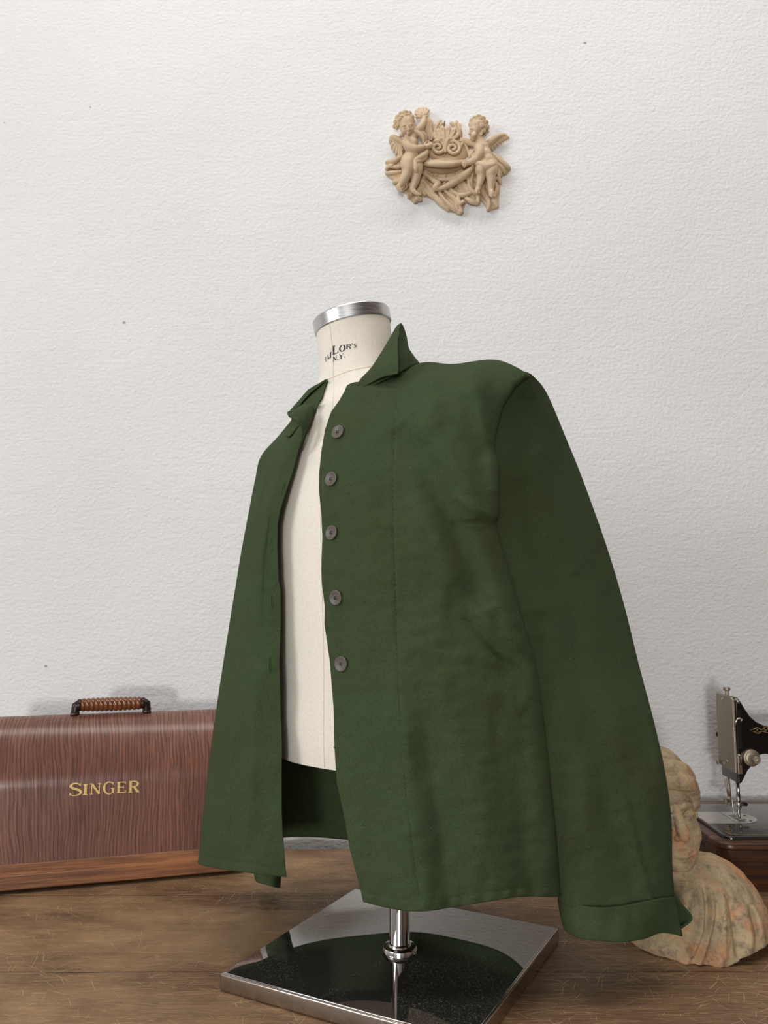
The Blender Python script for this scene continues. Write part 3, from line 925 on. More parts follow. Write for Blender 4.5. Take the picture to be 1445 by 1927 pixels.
# edge of the opening waves a little
EDGE = np.array([(726,653),(738,648),(755,638),(776,623),(809,612),(850,605),(892,601),(921,600.5),(967,605),(1010,607),(1074,605),(1098,606),(1141,611.5),(1176,611),(1214,617),(1243,621),(1281,624),(1330,628),(1410,630),(1472,634),(1532,647),(1599,659),(1674,679),(1697,684)])
row_v0 = v[:, 0]
eu = np.interp(row_v0, EDGE[:, 0], EDGE[:, 1])
use = np.linspace(0, 13, NR) > 1.0
du = np.where(use, eu-u[:, 0], 0)[:, None]*np.clip(1-np.linspace(0, 7, NC)/1.5, 0, 1)[None]
u = u+du
SIL = np.array([(704,990),(725,965),(764,943),(818,929),(845,927),(869,935),(923,936),(974,935.5),(981,930),(1012,936),(1047,946),(1101,962),(1158,978),(1235,1000),(1260,1006),(1300,1013),(1350,1020),(1450,1031),(1560,1043),(1620,1048),(1690,1051)])
k5 = int(round(5/7*(NC-1)))
su = np.interp(v[:, k5], SIL[:, 0], SIL[:, 1])
wgt = np.exp(-((np.linspace(0, 7, NC)-5)/0.9)**2)[None]
u = u+np.where(use, su-u[:, k5], 0)[:, None]*wgt
def fl_relief(u, v):
    d = np.zeros_like(u)
    d += ridge(u, v, [(880,700),(905,770),(925,840),(934,930)], 17, .0085)
    d += ridge(u, v, [(800,690),(812,760),(790,830)], 28, .004)
    d += ridge(u, v, [(690,760),(700,900),(690,1100),(700,1300)], 34, .0035)
    d += ridge(u, v, [(752,800),(800,870),(835,960),(872,1060),(905,1150)], 30, -.010)
    d += ridge(u, v, [(830,830),(875,900),(905,975)], 26, .0055)
    d += ridge(u, v, [(780,930),(840,1030),(860,1120)], 26, .0045)
    d += ridge(u, v, [(852,930),(900,962),(936,978)], 9, .0045) + ridge(u, v, [(850,985),(905,988),(938,990)], 9, -.0045)
    d += ridge(u, v, [(905,1010),(935,1110),(985,1225)], 22, .0050)
    d += ridge(u, v, [(880,1130),(940,1190),(1004,1238)], 10, .0035) + ridge(u, v, [(870,1160),(935,1225),(1000,1262)], 12, -.0035)
    d += ridge(u, v, [(745,1290),(770,1400),(780,1560),(795,1715)], 30, .0050, False)*np.clip((v-1250)/120, 0, 1)
    d += ridge(u, v, [(800,1290),(812,1440),(835,1600),(850,1720)], 24, -.0050, False)*np.clip((v-1300)/120, 0, 1)
    d += ridge(u, v, [(880,1350),(900,1500),(935,1700)], 34, .0045, False)*np.clip((v-1340)/120, 0, 1)
    d += ridge(u, v, [(960,1400),(985,1560),(1000,1700)], 22, -.0035, False)*np.clip((v-1400)/120, 0, 1)
    d += ridge(u, v, [(850,1240),(905,1300),(990,1330)], 24, .0035)
    d += ridge(u, v, [(640,1000),(720,980),(800,1000)], 16, .0012)
    d += ridge(u, v, [(760,1210),(850,1235),(960,1245)], 10, .0014)
    d += ridge(u, v, [(700,745),(760,735),(840,700)], 10, .0018) + ridge(u, v, [(720,770),(790,750),(860,720)], 10, -.0016)
    d += .0007*soft_noise(u*1.5, v*.7, 26) + .0003*soft_noise(u+300, v*1.6, 11)
    # placket, seam and hem are stitched flat: shallow grooves
    pl = np.interp(v, [740, 900, 1100, 1260, 1480, 1600, 1715], [744, 738, 743, 748, 760, 776, 792])
    d -= .0011*np.exp(-((u-pl)/2.6)**2)
    hem = np.interp(u, [683, 728, 791, 884, 975, 1051], [1677, 1689, 1696, 1684, 1670, 1668])
    d -= .0012*np.exp(-((v-hem)/2.2)**2)
    d += .0009*np.sin(u/5.2+.6*np.sin(u/17))*np.exp(-((v-hem-8)/9)**2)
    return d
fade = np.clip((np.arange(NR)/(NR-1)*13-0.6)/0.6, 0, 1)[:, None]*np.clip((6.2-np.linspace(0, 7, NC))/1.0, 0, 1)[None]
rel = 1.45*fl_relief(u, v)
Y = Y - rel*fade
k55 = int(NC*.72)
Y[:, :k55] = before_torso(u[:, :k55], v[:, :k55], Y[:, :k55])
VFL = P(u, v, Y)
cloth('front_panel', VFL, NR, NC)
gu, gv = np.gradient(VFL, axis=0), np.gradient(VFL, axis=1)
NFL = np.cross(gv, gu); NFL /= np.linalg.norm(NFL, axis=-1, keepdims=True)
NFL *= np.where(NFL[..., 1:2] > 0, -1, 1)
ufl, vfl = u.copy(), v.copy()
def fl_at(pu, pv):
    i = np.argmin((ufl[:, :int(NC*.66)]-pu)**2+(vfl[:, :int(NC*.66)]-pv)**2)
    i, j = np.unravel_index(i, (NR, int(NC*.66)))
    lo, hi = max(0, i-4), min(NR, i+5)
    nn = NFL[lo:hi, max(0, j-4):j+5].reshape(-1, 3).mean(0)
    return VFL[i, j], nn/np.linalg.norm(nn)

# --- wearer's right front (left in the picture)
FR = [
 [(618,716,1.175),(606,728,1.18),(594,738,1.19),(580,752,1.20),(562,772,1.215),(556,786,1.25),(560,796,1.29),(566,800,1.31)],
 [(596,766,1.135),(580,778,1.143),(565,788,1.158),(549,799,1.18),(532,814,1.21),(528,818,1.25),(536,826,1.29),(545,830,1.31)],
 [(570,822,1.118),(552,828,1.125),(535,834,1.14),(515,842,1.165),(494,856,1.195),(494,862,1.24),(505,866,1.28),(516,868,1.30)],
 [(546,898,1.106),(528,901,1.113),(512,903,1.128),(496,905,1.153),(481,905,1.185),(484,906,1.225),(495,908,1.26),(507,910,1.28)],
 [(526,965,1.100),(510,966,1.107),(496,967,1.122),(482,967,1.147),(468.5,968,1.178),(472,968,1.215),(484,970,1.25),(496,972,1.27)],
 [(521,1040,1.096),(504,1040,1.103),(487,1040,1.117),(470,1040,1.141),(455,1040,1.172),(459,1040,1.21),(472,1040,1.245),(486,1040,1.265)],
 [(528,1110,1.092),(508,1110,1.099),(487,1110,1.112),(465,1110,1.135),(444,1110,1.168),(448,1110,1.205),(462,1110,1.245),(478,1110,1.265)],
 [(528,1170,1.090),(506,1170,1.096),(483,1170,1.109),(459,1170,1.132),(434.5,1170,1.165),(438,1170,1.205),(453,1170,1.245),(472,1170,1.27)],
 [(526,1250,1.088),(502,1250,1.094),(476,1250,1.106),(449,1250,1.129),(422,1250,1.162),(426,1250,1.20),(444,1250,1.245),(468,1250,1.27)],
 [(528,1335,1.086),(500,1335,1.092),(470,1335,1.104),(440,1335,1.127),(409.5,1335,1.160),(414,1335,1.20),(436,1335,1.245),(466,1335,1.27)],
 [(530,1425,1.085),(498,1425,1.091),(464,1425,1.103),(430,1425,1.126),(397,1425,1.158),(402,1425,1.20),(428,1425,1.245),(464,1425,1.27)],
 [(530,1520,1.085),(497,1520,1.090),(459,1520,1.102),(421,1520,1.125),(386,1520,1.158),(392,1518,1.20),(420,1515,1.245),(462,1510,1.27)],
 [(533,1590,1.085),(498,1590,1.090),(457,1588,1.102),(416,1585,1.125),(379.5,1580,1.158),(386,1576,1.20),(416,1565,1.245),(460,1555,1.27)],
 [(538,1650,1.085),(501,1647,1.090),(458,1641,1.102),(414,1635,1.125),(375,1626,1.158),(382,1616,1.20),(412,1602,1.245),(458,1592,1.27)]]
NR2, NC2 = 220, 120
a = net(FR, NR2, NC2)
u, v, Y = a[..., 0], a[..., 1], a[..., 2]
E2 = np.array([(716,618),(757,600),(772,592),(809,573),(842,563),(888,551),(925,538),(961,527),(987,522.5),(1031,522),(1089,524),(1112,528),(1162,528.5),(1249,526),(1330,528),(1400,530.5),(1457,530),(1520,530),(1584,533),(1629,537),(1650,539)])
du = (np.interp(v[:, 0], E2[:, 0], E2[:, 1])-u[:, 0])[:, None]*np.clip(1-np.linspace(0, 7, NC2)/2.0, 0, 1)[None]
u = u+du
d = np.zeros_like(u)
for line, s_, am in (([(536,850),(505,960),(490,1060),(485,1180)], 7, .0035), ([(520,860),(490,960),(475,1060)], 6, -.003), ([(512,940),(500,1080),(498,1200)], 6, -.002),
                     ([(505,880),(478,980),(462,1080)], 6, .0025), ([(470,1100),(455,1250),(440,1400),(430,1560)], 12, .0035), ([(500,1180),(478,1330),(470,1500),(462,1640)], 14, .003),
                     ([(455,1180),(432,1330),(420,1450)], 9, -.003), ([(520,1100),(505,1105),(480,1095)], 7, .0018), ([(520,1250),(495,1262),(465,1250)], 8, .0018)):
    d += ridge(u, v, line, s_, am)
d += .0009*soft_noise(u, v+900, 20)
st = np.interp(v, [900, 1100, 1300, 1450, 1640], [500, 476, 450, 440, 430])
d -= .0010*np.exp(-((u-st)/2.2)**2)
hem = np.interp(u, [375, 414, 458, 501, 538], [1608, 1617, 1623, 1631, 1634])
d -= .0011*np.exp(-((v-hem)/2.0)**2)
Y = Y - 1.5*d*np.clip((5.2-np.linspace(0, 7, NC2)), 0, 1)[None]
k44 = int(NC2*.60)
Y[:, :k44] = before_torso(u[:, :k44], v[:, :k44], Y[:, :k44], .003)
VFR = P(u, v, Y)
cloth('front_panel', VFR, NR2, NC2)

# --- back
def col_at(V, row_frac, col): return V[(np.clip(row_frac, 0, 1)*(V.shape[0]-1)).astype(int), col]
fr_ = np.linspace(0.0, 1, 30)
Rb = col_at(VFR, fr_, -1); Lb = col_at(VFL, np.linspace(1/13., 1, 30), -1)
ts = np.linspace(0, 1, 40)
bulge = np.interp(np.linspace(0, 1, 30), [0, .1, .3, .6, 1], [.01, .045, .075, .115, .165])
rows = []
for i in range(30):
    mid = (Rb[i]+Lb[i])/2
    bk = Vector((.35, .93, 0)).normalized()
    q = []
    for t in ts:
        p = Rb[i]*(1-t)+Lb[i]*t
        b_ = bulge[i]*(4*t*(1-t))**.6
        q.append([p[0]+bk.x*b_, p[1]+bk.y*b_, p[2]-.018*4*t*(1-t)*max(0, i/29-.5)*2])
    rows.append(q)
VB = cr(np.array(rows), 80)
VB = np.swapaxes(cr(np.swapaxes(VB, 0, 1), 100), 0, 1)
hb = np.linspace(0, 1, 80)[:, None]
VB[..., 1] += .006*np.sin(np.linspace(0, 16, 100))[None]*hb**2
cloth('back_panel', VB, 80, 100)
# shoulder yoke closing the top between the two fronts, behind the neck
yk = []
top_l = VFL[0]; top_r = VFR[0]
A = np.concatenate([top_l[::-1][:int(NC*.98):8], [[.01, 1.262, .800], [-.045, 1.272, .803], [-.095, 1.268, .790]], top_r[::8]])
bkv = VB[6]
Bk = np.stack([np.interp(np.linspace(0, 1, len(A)), np.linspace(0, 1, 100), bkv[::-1, k]) for k in range(3)], -1)
yk = net(np.stack([A, A*.6+Bk*.4+np.array([0, .015, .006]), Bk]), 14, 90)
cloth('yoke', yk, 14, 90)

# --- sleeves
def sleeve(rings, NRg, seg, wr=None, cuts=None):
    q = cr(np.array(rings, float), NRg)           # uL vL uR vR Yc h sag
    ph = np.linspace(0, 2*np.pi, seg, endpoint=False)
    c = np.sign(np.cos(ph))*np.abs(np.cos(ph))**.82; s = np.sign(np.sin(ph))*np.abs(np.sin(ph))**.9
    um = (q[:, 0]+q[:, 2])/2; vm = (q[:, 1]+q[:, 3])/2; hu = (q[:, 2]-q[:, 0])/2; hv = (q[:, 3]-q[:, 1])/2
    u = um[:, None]+hu[:, None]*c; v = vm[:, None]+hv[:, None]*c + q[:, 6:7]*np.maximum(s, 0)
    Y = q[:, 4:5]-q[:, 5:6]*s + (q[:, 7:8] if q.shape[1] > 7 else 0)*c
    if wr is not None: Y = Y-1.2*wr(u, v)*(np.clip(s*1.6, 0, 1))
    return P(u, v, Y)
SL = [(890,792,988,700,1.098,.012,-4,.0),(900,806,1003,709,1.104,.016,-6,.018),(908,862,1028.5,741,1.130,.026,0,.048),(905,930,1066.5,830,1.146,.032,0,.074),(903,1000,1097,906,1.150,.034,0,.086),(912,1080,1140.5,1028,1.146,.034,0,.090),
      (932,1160,1172,1133,1.136,.034,0,.084),(955,1250,1201,1250,1.122,.034,0,.070),(975,1340,1228,1352,1.098,.035,0,.046),(992,1440,1250,1450,1.082,.036,0,.030),
      (1012,1540,1262.5,1545,1.072,.036,4,.025),(1032,1620,1264,1625,1.065,.037,12,.022),(1051,1690,1268,1687,1.060,.040,22,.021)]
def sl_relief(u, v):
    d = ridge(u, v, [(975,900),(1000,1010),(1060,1110),(1110,1200)], 24, -.009)
    d += ridge(u, v, [(1000,850),(1035,960),(1090,1080)], 26, .006)
    d += ridge(u, v, [(1010,1010),(1060,1090),(1120,1180)], 16, .005)
    d += ridge(u, v, [(1015,1150),(1040,1300),(1060,1450)], 22, -.007)
    d += ridge(u, v, [(1100,1150),(1140,1300),(1165,1430)], 30, .006)
    d += ridge(u, v, [(1050,1330),(1090,1450),(1110,1600)], 30, .005)
    d += ridge(u, v, [(1190,1330),(1215,1400),(1235,1480)], 20, -.004)
    d += ridge(u, v, [(1130,1500),(1160,1580),(1180,1690)], 22, -.003)
    d += ridge(u, v, [(975,740),(1000,800),(1000,850)], 16, -.004)
    for x in (968, 978, 987, 995): d += ridge(u, v, [(x, 712), (x+8, 735), (x+14, 752)], 3.2, .0035)
    # sleeve placket: a lapped edge
    pl = np.interp(v, [1490, 1600, 1695], [1176, 1203, 1229])
    on = np.clip((v-1490)/25, 0, 1)
    d += on*.0030*np.clip(1-(pl-u)/38, 0, 1)*(u <= pl)
    d += .0009*soft_noise(u*1.3+500, v*.7, 30) + .0003*soft_noise(u, v*1.5+77, 12)
    return d
VS = sleeve(SL, 240, 140, sl_relief)
cloth('sleeve', VS, 240, 140, True)
SR = [(520,838,570,800,1.27,.03,0),(512,900,560,890,1.29,.045,0),(496,1000,552,1000,1.315,.05,0),(482,1120,545,1120,1.33,.05,0),(474,1250,540,1250,1.34,.05,0),
      (470,1380,536,1380,1.345,.05,0),(472,1500,532,1500,1.345,.05,0),(477,1600,529,1606,1.34,.045,4)]
cloth('sleeve', sleeve(SR, 80, 60), 80, 60, True)
# cuffs
def cuff(rows, n=26, m=70, noise=.0008):
    a = net(rows, n, m)
    Y = a[..., 2]-noise*soft_noise(a[..., 0], a[..., 1], 16)
    return P(a[..., 0], a[..., 1], Y)
top = [(1066,1688,1.100),(1051,1692,1.046),(1070,1699,1.020),(1117,1707,1.008),(1160,1706,1.012),(1208,1697,1.026),(1244,1690,1.044),(1269,1687,1.066)]
mid = [(1076,1715,1.100),(1055,1718,1.046),(1073,1733,1.018),(1119,1739,1.005),(1166,1739,1.008),(1212,1730,1.022),(1246,1722,1.040),(1276,1722,1.060)]
bot = [(1092,1745,1.100),(1062,1746,1.046),(1086,1763,1.016),(1124,1770,1.004),(1177,1772,1.006),(1212,1766,1.020),(1245,1755,1.038),(1283,1762,1.056)]
cloth('cuff', cuff([top, mid, bot]), 26, 70, th=.0026)
back = [[(1066,1688,1.100),(1120,1700,1.110),(1190,1694,1.112),(1240,1684,1.105),(1267,1680,1.088)],
        [(1076,1715,1.100),(1128,1728,1.112),(1196,1722,1.114),(1250,1712,1.106),(1285,1704,1.086)],
        [(1092,1745,1.100),(1136,1752,1.114),(1200,1750,1.115),(1255,1744,1.106),(1302,1727,1.082)],
        [(1094,1748,1.100),(1138,1755,1.114),(1202,1754,1.115),(1252,1752,1.106),(1283,1746,1.084)]]
cloth('cuff', cuff(back), 26, 70, th=.0026)
cr2 = [[(478,1600,1.335),(484,1600,1.30),(505,1602,1.292),(522,1604,1.30),(530,1606,1.335),(520,1604,1.38),(490,1600,1.385)],
       [(478,1630,1.335),(484,1634,1.30),(505,1640,1.292),(520,1642,1.30),(528,1642,1.335),(516,1640,1.38),(488,1632,1.385)],
       [(481,1655,1.335),(486,1660,1.30),(505,1666,1.292),(518,1670,1.30),(526,1671,1.335),(514,1664,1.38),(490,1658,1.385)]]
cloth('cuff', cuff(cr2, 20, 50), 20, 50, th=.0026)

# --- collar: left leaf, the band behind it, right leaf, turned-out lapel
leaf = [[(674,731,1.098),(690,725,1.092),(715,712,1.084),(735,706,1.078),(749,703.5,1.072)],
        [(677,716,1.100),(697,702,1.095),(718,690,1.089),(736,684,1.083),(749.5,680,1.078)],
        [(700,691,1.108),(713,676,1.106),(728,667,1.102),(740,661,1.097),(748.5,656,1.092)],
        [(726,650,1.122),(734,640,1.121),(740,635,1.119),(745,631,1.116),(749.5,629,1.113)],
        [(746,615,1.140),(748,613,1.140),(750,611.5,1.140),(752,610,1.139),(754.5,608.5,1.138)]]
def plainnet(name, rows, n, m, th=.0016, nz=.0005, front=None):
    a = net(rows, n, m)
    Y = a[..., 2]-nz*soft_noise(a[..., 0]*1.5, a[..., 1]*1.5, 12)
    if front is not None: Y = before_torso(a[..., 0], a[..., 1], Y, front)
    return cloth(name, P(a[..., 0], a[..., 1], Y), n, m, th=th)
col = plainnet('collar', leaf, 50, 40)
band = [[(754.5,608.5,1.139),(757,612,1.143),(760,619,1.152),(763,629,1.165),(763,636,1.20),(745,640,1.245),(705,650,1.265),(660,668,1.262),(636,690,1.25)],
        [(750,640,1.114),(755,642,1.124),(761,645,1.136),(765,650,1.152),(768,658,1.20),(748,666,1.248),(705,672,1.268),(660,688,1.265),(634,706,1.252)],
        [(748,675,1.098),(756,670,1.108),(766,666,1.124),(775,668,1.148),(778,675,1.20),(750,684,1.250),(705,690,1.270),(660,704,1.268),(632,722,1.255)],
        [(744,706,1.090),(757,698,1.100),(771,690,1.118),(786,684,1.146),(788,689,1.20),(752,700,1.252),(705,704,1.272),(655,718,1.27),(630,736,1.256)]]
plainnet('collar_band', band, 40, 90)
stand = [[(677,722,1.108),(692,716,1.104),(710,708,1.100),(730,702,1.097),(746,698,1.094)],
         [(655,728,1.108),(678,734,1.094),(700,726,1.090),(724,714,1.088),(748,702,1.088)]]
plainnet('collar_stand', stand, 14, 30, front=.006)
rleaf = [[(613,714,1.205),(603,721,1.205),(595,727,1.203),(588,736,1.20),(581,746,1.197),(573,752,1.192),(565,757,1.187),(560,763,1.183),(555,769,1.178)],
         [(612,727,1.178),(604,735,1.178),(597,741,1.176),(590,748,1.172),(584,754,1.168),(576,759,1.164),(569,762,1.160),(564,766,1.156),(559,769,1.152)],
         [(609,738,1.150),(606,748,1.146),(600,757,1.142),(593,760,1.138),(587,761,1.135),(581,763,1.133),(575,765,1.131),(568,767,1.130),(562,769.5,1.129)]]
plainnet('collar', rleaf, 30, 40, front=.006)
lap = [[(602,756,1.138),(591,759.5,1.131),(577,764,1.124),(565,768,1.119),(555,770,1.116),(541.5,775.5,1.112)],
       [(597,765,1.132),(588,767,1.124),(577,770,1.116),(566,773,1.110),(556,776,1.107),(541,780,1.106)],
       [(592,774,1.128),(585,777,1.118),(576,780,1.109),(566,783,1.104),(557,785.5,1.102),(547,786,1.102)],
       [(582,797,1.121),(578,797,1.111),(573,796,1.104),(567,795,1.100),(562,793,1.098),(556,790.5,1.098)],
       [(575,813,1.116),(574,812,1.109),(572,811,1.104),(570,809,1.101),(568.5,808,1.100),(566.5,803,1.099)],
       [(568,830,1.114),(568,829,1.110),(568,828,1.107),(568,826,1.105),(568,824,1.104),(568,821,1.103)],
       [(562,846,1.1135),(562.5,845,1.112),(563,844,1.111),(563.5,843,1.110),(564,842,1.1095),(564.5,841,1.109)]]
plainnet('lapel', lap, 40, 30, front=.014)
under = [[(549,788,1.150),(556,793,1.142),(565,799,1.134)], [(547,800,1.150),(552,804,1.142),(558,806,1.134)], [(538,822,1.140),(541,822,1.137),(545,822,1.134)]]
plainnet('collar', under, 14, 14, front=.010)

# --- buttons
for (bu, bv) in ((637, 814), (624.5, 902), (625.5, 1003), (633.5, 1125), (643.5, 1249.5)):
    p, nn = fl_at(bu, bv)
    ray = p-np.array([0, 0, EYE]); ray /= np.linalg.norm(ray)
    p = np.array(PV(bu, bv, p[1])) - ray*.0012
    Mb = align(Vector((p+nn*.0012).tolist())-Vector((PX, PY, .12)), nn.tolist())
    bm = bmesh.new()
    lathe(bm, [(0, 0), (.0085, 0), (.0097, .0008), (.0099, .0017), (.0093, .0024), (.0082, .0022), (.0070, .0016), (.0, .0015)], 36, Mb, closed=False)
    b_ = bm_obj('button', bm, M['button'], jac)
    bm = bmesh.new()
    for sx in (-1, 1):
        for sy in (-1, 1):
            lathe(bm, [(.00075, .0012), (.00075, .0019)], 10, Mb @ Matrix.Translation((sx*.0014, sy*.0014, 0)))
    tube(bm, [Mb @ Vector((-.0014, -.0014, .0019)), Mb @ Vector((-.0014, .0014, .0020))], .0005, 6)
    tube(bm, [Mb @ Vector((.0014, -.0014, .0019)), Mb @ Vector((-.0014, -.0014, .0020))], .0005, 6)
    bm_obj('button_thread', bm, M['button_hole'], b_)
# --- buttonholes on the other front
uF, vF = u, v
for (bu, bv, ln, sl) in ((533, 918, 26, -.30), (510.5, 1026, 26, -.03), (511.5, 1132, 27, .02), (507.5, 1250, 28, -.02)):
    pts = []
    for t in np.linspace(0, 2*np.pi, 21):
        x = bu+1.6*math.cos(t); y = bv+ln/2*math.sin(t); x += sl*(y-bv)
        i = np.unravel_index(np.argmin((uF[:, :60]-x)**2+(vF[:, :60]-y)**2), (NR2, 60))
        yy = np.linalg.norm(VFR[i])  # distance only used for the surface depth
        pts.append(PV(x, y, VFR[i][1]-.0012)-Vector((PX, PY, .12)))
    bm = bmesh.new(); tube(bm, pts, .0006, 6)
    bm_obj('buttonhole', bm, M['hole_thread'], jac)
p = [PV(546+.9*math.cos(t)*4, 776+1.3*math.sin(t), 1.1075)-Vector((PX, PY, .12)) for t in np.linspace(0, 2*np.pi, 17)]
bm = bmesh.new(); tube(bm, p, .0005, 6); bm_obj('buttonhole', bm, M['hole_thread'], jac)
# --- visible stitching down the placket and round the hems
def stitches(bm, line, dash=7, gap=4):
    q = cr(np.array(line, float), 400)
    L_ = np.concatenate([[0], np.cumsum(np.linalg.norm(np.diff(q, axis=0), axis=1))])
    s_ = 0.0
    while s_ < L_[-1]-dash:
        seg = []
        for t in (s_, s_+dash):
            x, y = np.interp(t, L_, q[:, 0]), np.interp(t, L_, q[:, 1])
            i = np.unravel_index(np.argmin((ufl[:, :int(NC*.7)]-x)**2+(vfl[:, :int(NC*.7)]-y)**2), (NR, int(NC*.7)))
            seg.append(PV(x, y, VFL[i][1]-.0012)-Vector((PX, PY, .12)))
        tube(bm, seg, .00028, 5)
        s_ += dash+gap
bm = bmesh.new()
stitches(bm, [(747,745),(741,840),(738,930),(741,1050),(745,1180),(749,1290),(759,1450),(772,1570),(790,1700)])
bm_obj('stitching', bm, M['thread'], jac)
# ------------------------------------------------------------------ sewing machine on its wooden base
MXc, MYc = 0.76, 1.516
mac = thing('sewing_machine', 'black vintage sewing machine with nickel face plate on wooden base at right', 'sewing machine', (MXc, MYc, 0))
def W2M(p): return Vector(p)-Vector((MXc, MYc, 0))
def rrect(x0, x1, y0, y1, r, n=8):
    out = []
    for cx, cy, a0 in ((x1-r, y1-r, 0), (x0+r, y1-r, 90), (x0+r, y0+r, 180), (x1-r, y0+r, 270)):
        for k in range(n+1):
            a = R(a0+90*k/n); out.append((cx+r*math.cos(a), cy+r*math.sin(a)))
    return out
def stack(bm, rings):
    rs = [[bm.verts.new((x-MXc, y-MYc, z)) for x, y in ring] for ring, z in rings]
    n = len(rs[0])
    for a, b in zip(rs[:-1], rs[1:]):
        for k in range(n): bm.faces.new((a[k], a[(k+1) % n], b[(k+1) % n], b[k]))
    bm.faces.new(rs[0][::-1]); bm.faces.new(rs[-1])
BX0, BX1, BY0, BY1 = .553, .962, 1.374, 1.662
bm = bmesh.new()
def rb(ins, r): return rrect(BX0+ins, BX1-ins, BY0+ins, BY1-ins, r)
stack(bm, [(rb(.010, .022), 0), (rb(.008, .024), .004), (rb(.008, .024), .0660), (rb(.0065, .025), .0675), (rb(.0025, .028), .0690), (rb(0, .03), .0705), (rb(0, .03), .0765), (rb(.0015, .029), .0790), (rb(.004, .028), .0800)])
edge_split(bm_obj('wooden_base', bm, M['machine_wood'], mac), 40)
bm = bmesh.new()
def rc(ins): return rrect(.574+ins, .945-ins, 1.395+ins, 1.612-ins, .016)
stack(bm, [(rc(0), .0785), (rc(0), .0838), (rc(.0008), .0850), (rc(.0025), .0855)])
edge_split(bm_obj('bed_plate', bm, M['bed'], mac), 40)
# slide plate and needle plate with a rounded end
bm = bmesh.new()
pl = [(.628, 1.472), (.5765, 1.472), (.5765, 1.549), (.628, 1.549)]
stack(bm, [(pl[::-1], .0852), (pl[::-1], .0862)])
bm_obj('slide_plate', bm, M['plate_nickel'], mac, False)
bm = bmesh.new()
pl = [(.6295, 1.472), (.640, 1.472)]+[(.640+.0385*math.cos(a), 1.5105+.0385*math.sin(a)) for a in np.linspace(-math.pi/2, math.pi/2, 24)]+[(.6295, 1.549)]
stack(bm, [(pl, .0852), (pl, .0862)])
npl = bm_obj('needle_plate', bm, M['plate_nickel'], mac, False)
bm = bmesh.new()
for x in (.6385, .6425, .6465, .6505): box_bm(bm, (x-MXc, 1.512-MYc, .0862), (.0018, .028, .0005))
for x, y in ((.660, 1.487), (.6655, 1.524)): lathe(bm, [(.0028, .0861), (.0028, .0866)], 14, Matrix.Translation((x-MXc, y-MYc, 0)))
bm_obj('feed_slots', bm, M['black'], npl, False)
# arm and head casting: outline in the x-z plane, extruded in depth
YF = 1.480
def ox(u, v): 
    p = PV(u, v, YF); return (p.x, p.z)
outl = [ox(*q) for q in ((1382.5,1312),(1388,1313),(1394,1320),(1401,1332),(1411,1347),(1423,1358),(1437,1365),(1452,1368),(1520,1370),(1585,1371))]
outl += [(.898, .262), (.906, .250), (.908, .225), (.905, .16), (.912, .110), (.922, .0855)]
outl += [(.832, .0855), (.842, .110), (.846, .150), (.842, .182), (.828, .198), (.80, .2035)]
outl += [ox(*q) for q in ((1500,1420),(1452,1420),(1440,1419),(1432,1420.5),(1425,1427),(1417,1440),(1408,1450),(1402,1462),(1396,1474.5),(1381,1475.5),(1380.5,1440))]
outl = [(max(o[0], .6378), o[1]) for o in outl]
bm = bmesh.new()
A = [bm.verts.new((x-MXc, YF-MYc, z)) for x, z in outl]
bm.faces.new(A)
r_ = bmesh.ops.extrude_face_region(bm, geom=bm.faces[:])
bmesh.ops.translate(bm, vec=(0, .072, 0), verts=[g for g in r_['geom'] if isinstance(g, bmesh.types.BMVert)])
o = bm_obj('arm', bm, M['japan'], mac, True); bevel(o, .0085, 5, 50)
o.modifiers.new('wn', 'WEIGHTED_NORMAL')
# face plate on the left end of the head
x0 = .6372
bm = bmesh.new()
ring = [(1.4815, .170), (1.4795, .296), (1.4815, .301), (1.487, .3045), (1.5495, .306), (1.5525, .303), (1.5525, .182), (1.548, .1735)]
def yzplate(bm, ring, xa, xb):
    a = [bm.verts.new((xa-MXc, y-MYc, z)) for y, z in ring]; b = [bm.verts.new((xb-MXc, y-MYc, z)) for y, z in ring]
    n = len(ring)
    for k in range(n): bm.faces.new((a[k], a[(k+1) % n], b[(k+1) % n], b[k]))
    bm.faces.new(a); bm.faces.new(b[::-1])
yzplate(bm, ring, x0-.0035, x0+.001)
fpl = bevel(bm_obj('face_plate', bm, M['nickel'], mac, False), .0009, 2)
for y, z in ((1.522, .297), (1.512, .186), (1.526, .1785)):
    bm = bmesh.new()
    lathe(bm, [(.0030, 0), (.0030, .0012), (.0018, .0018)], 14, align((x0-.0035-MXc, y-MYc, z), (-1, 0, 0)))
    bm_obj('face_plate_screw', bm, M['bright_nickel'], fpl)
# bright return of the plate on the front of the head
bm = bmesh.new()
box_bm(bm, (x0+.0045-MXc, YF-.0012-MYc, .187), (.0075, .003, .036))
bevel(bm_obj('plate_flange', bm, M['bright_nickel'], mac, False), .001, 2)
bm = bmesh.new()
tube(bm, [W2M(p) for p in ((x0+.001, YF+.001, .3015), (x0+.0035, YF-.001, .3005), (x0+.0065, YF-.002, .297), (x0+.0075, YF-.002, .2925))], [.002, .0028, .0030, .0012], 10)
bm_obj('thread_guide', bm, M['bright_nickel'], mac)
# take-up slot and lever
bm = bmesh.new(); box_bm(bm, (x0+.0065-MXc, YF-.0002-MYc, .248), (.0085, .0012, .070))
bevel(bm_obj('take_up_slot', bm, M['black'], mac, False), .0004, 2)
bm = bmesh.new()
pts = [PV(u, v, YF-.006) for u, v in ((1383, 1368), (1384.5, 1358), (1388, 1352.5), (1392, 1352), (1395, 1355))]
tube(bm, [W2M(p) for p in pts], [.0012, .0016, .0019, .0023, .0028], 10)
bmesh.ops.create_uvsphere(bm, u_segments=12, v_segments=8, radius=.0030, matrix=Matrix.Translation(W2M(PV(1395, 1355, YF-.006))))
bm_obj('take_up_lever', bm, M['bright_nickel'], mac)
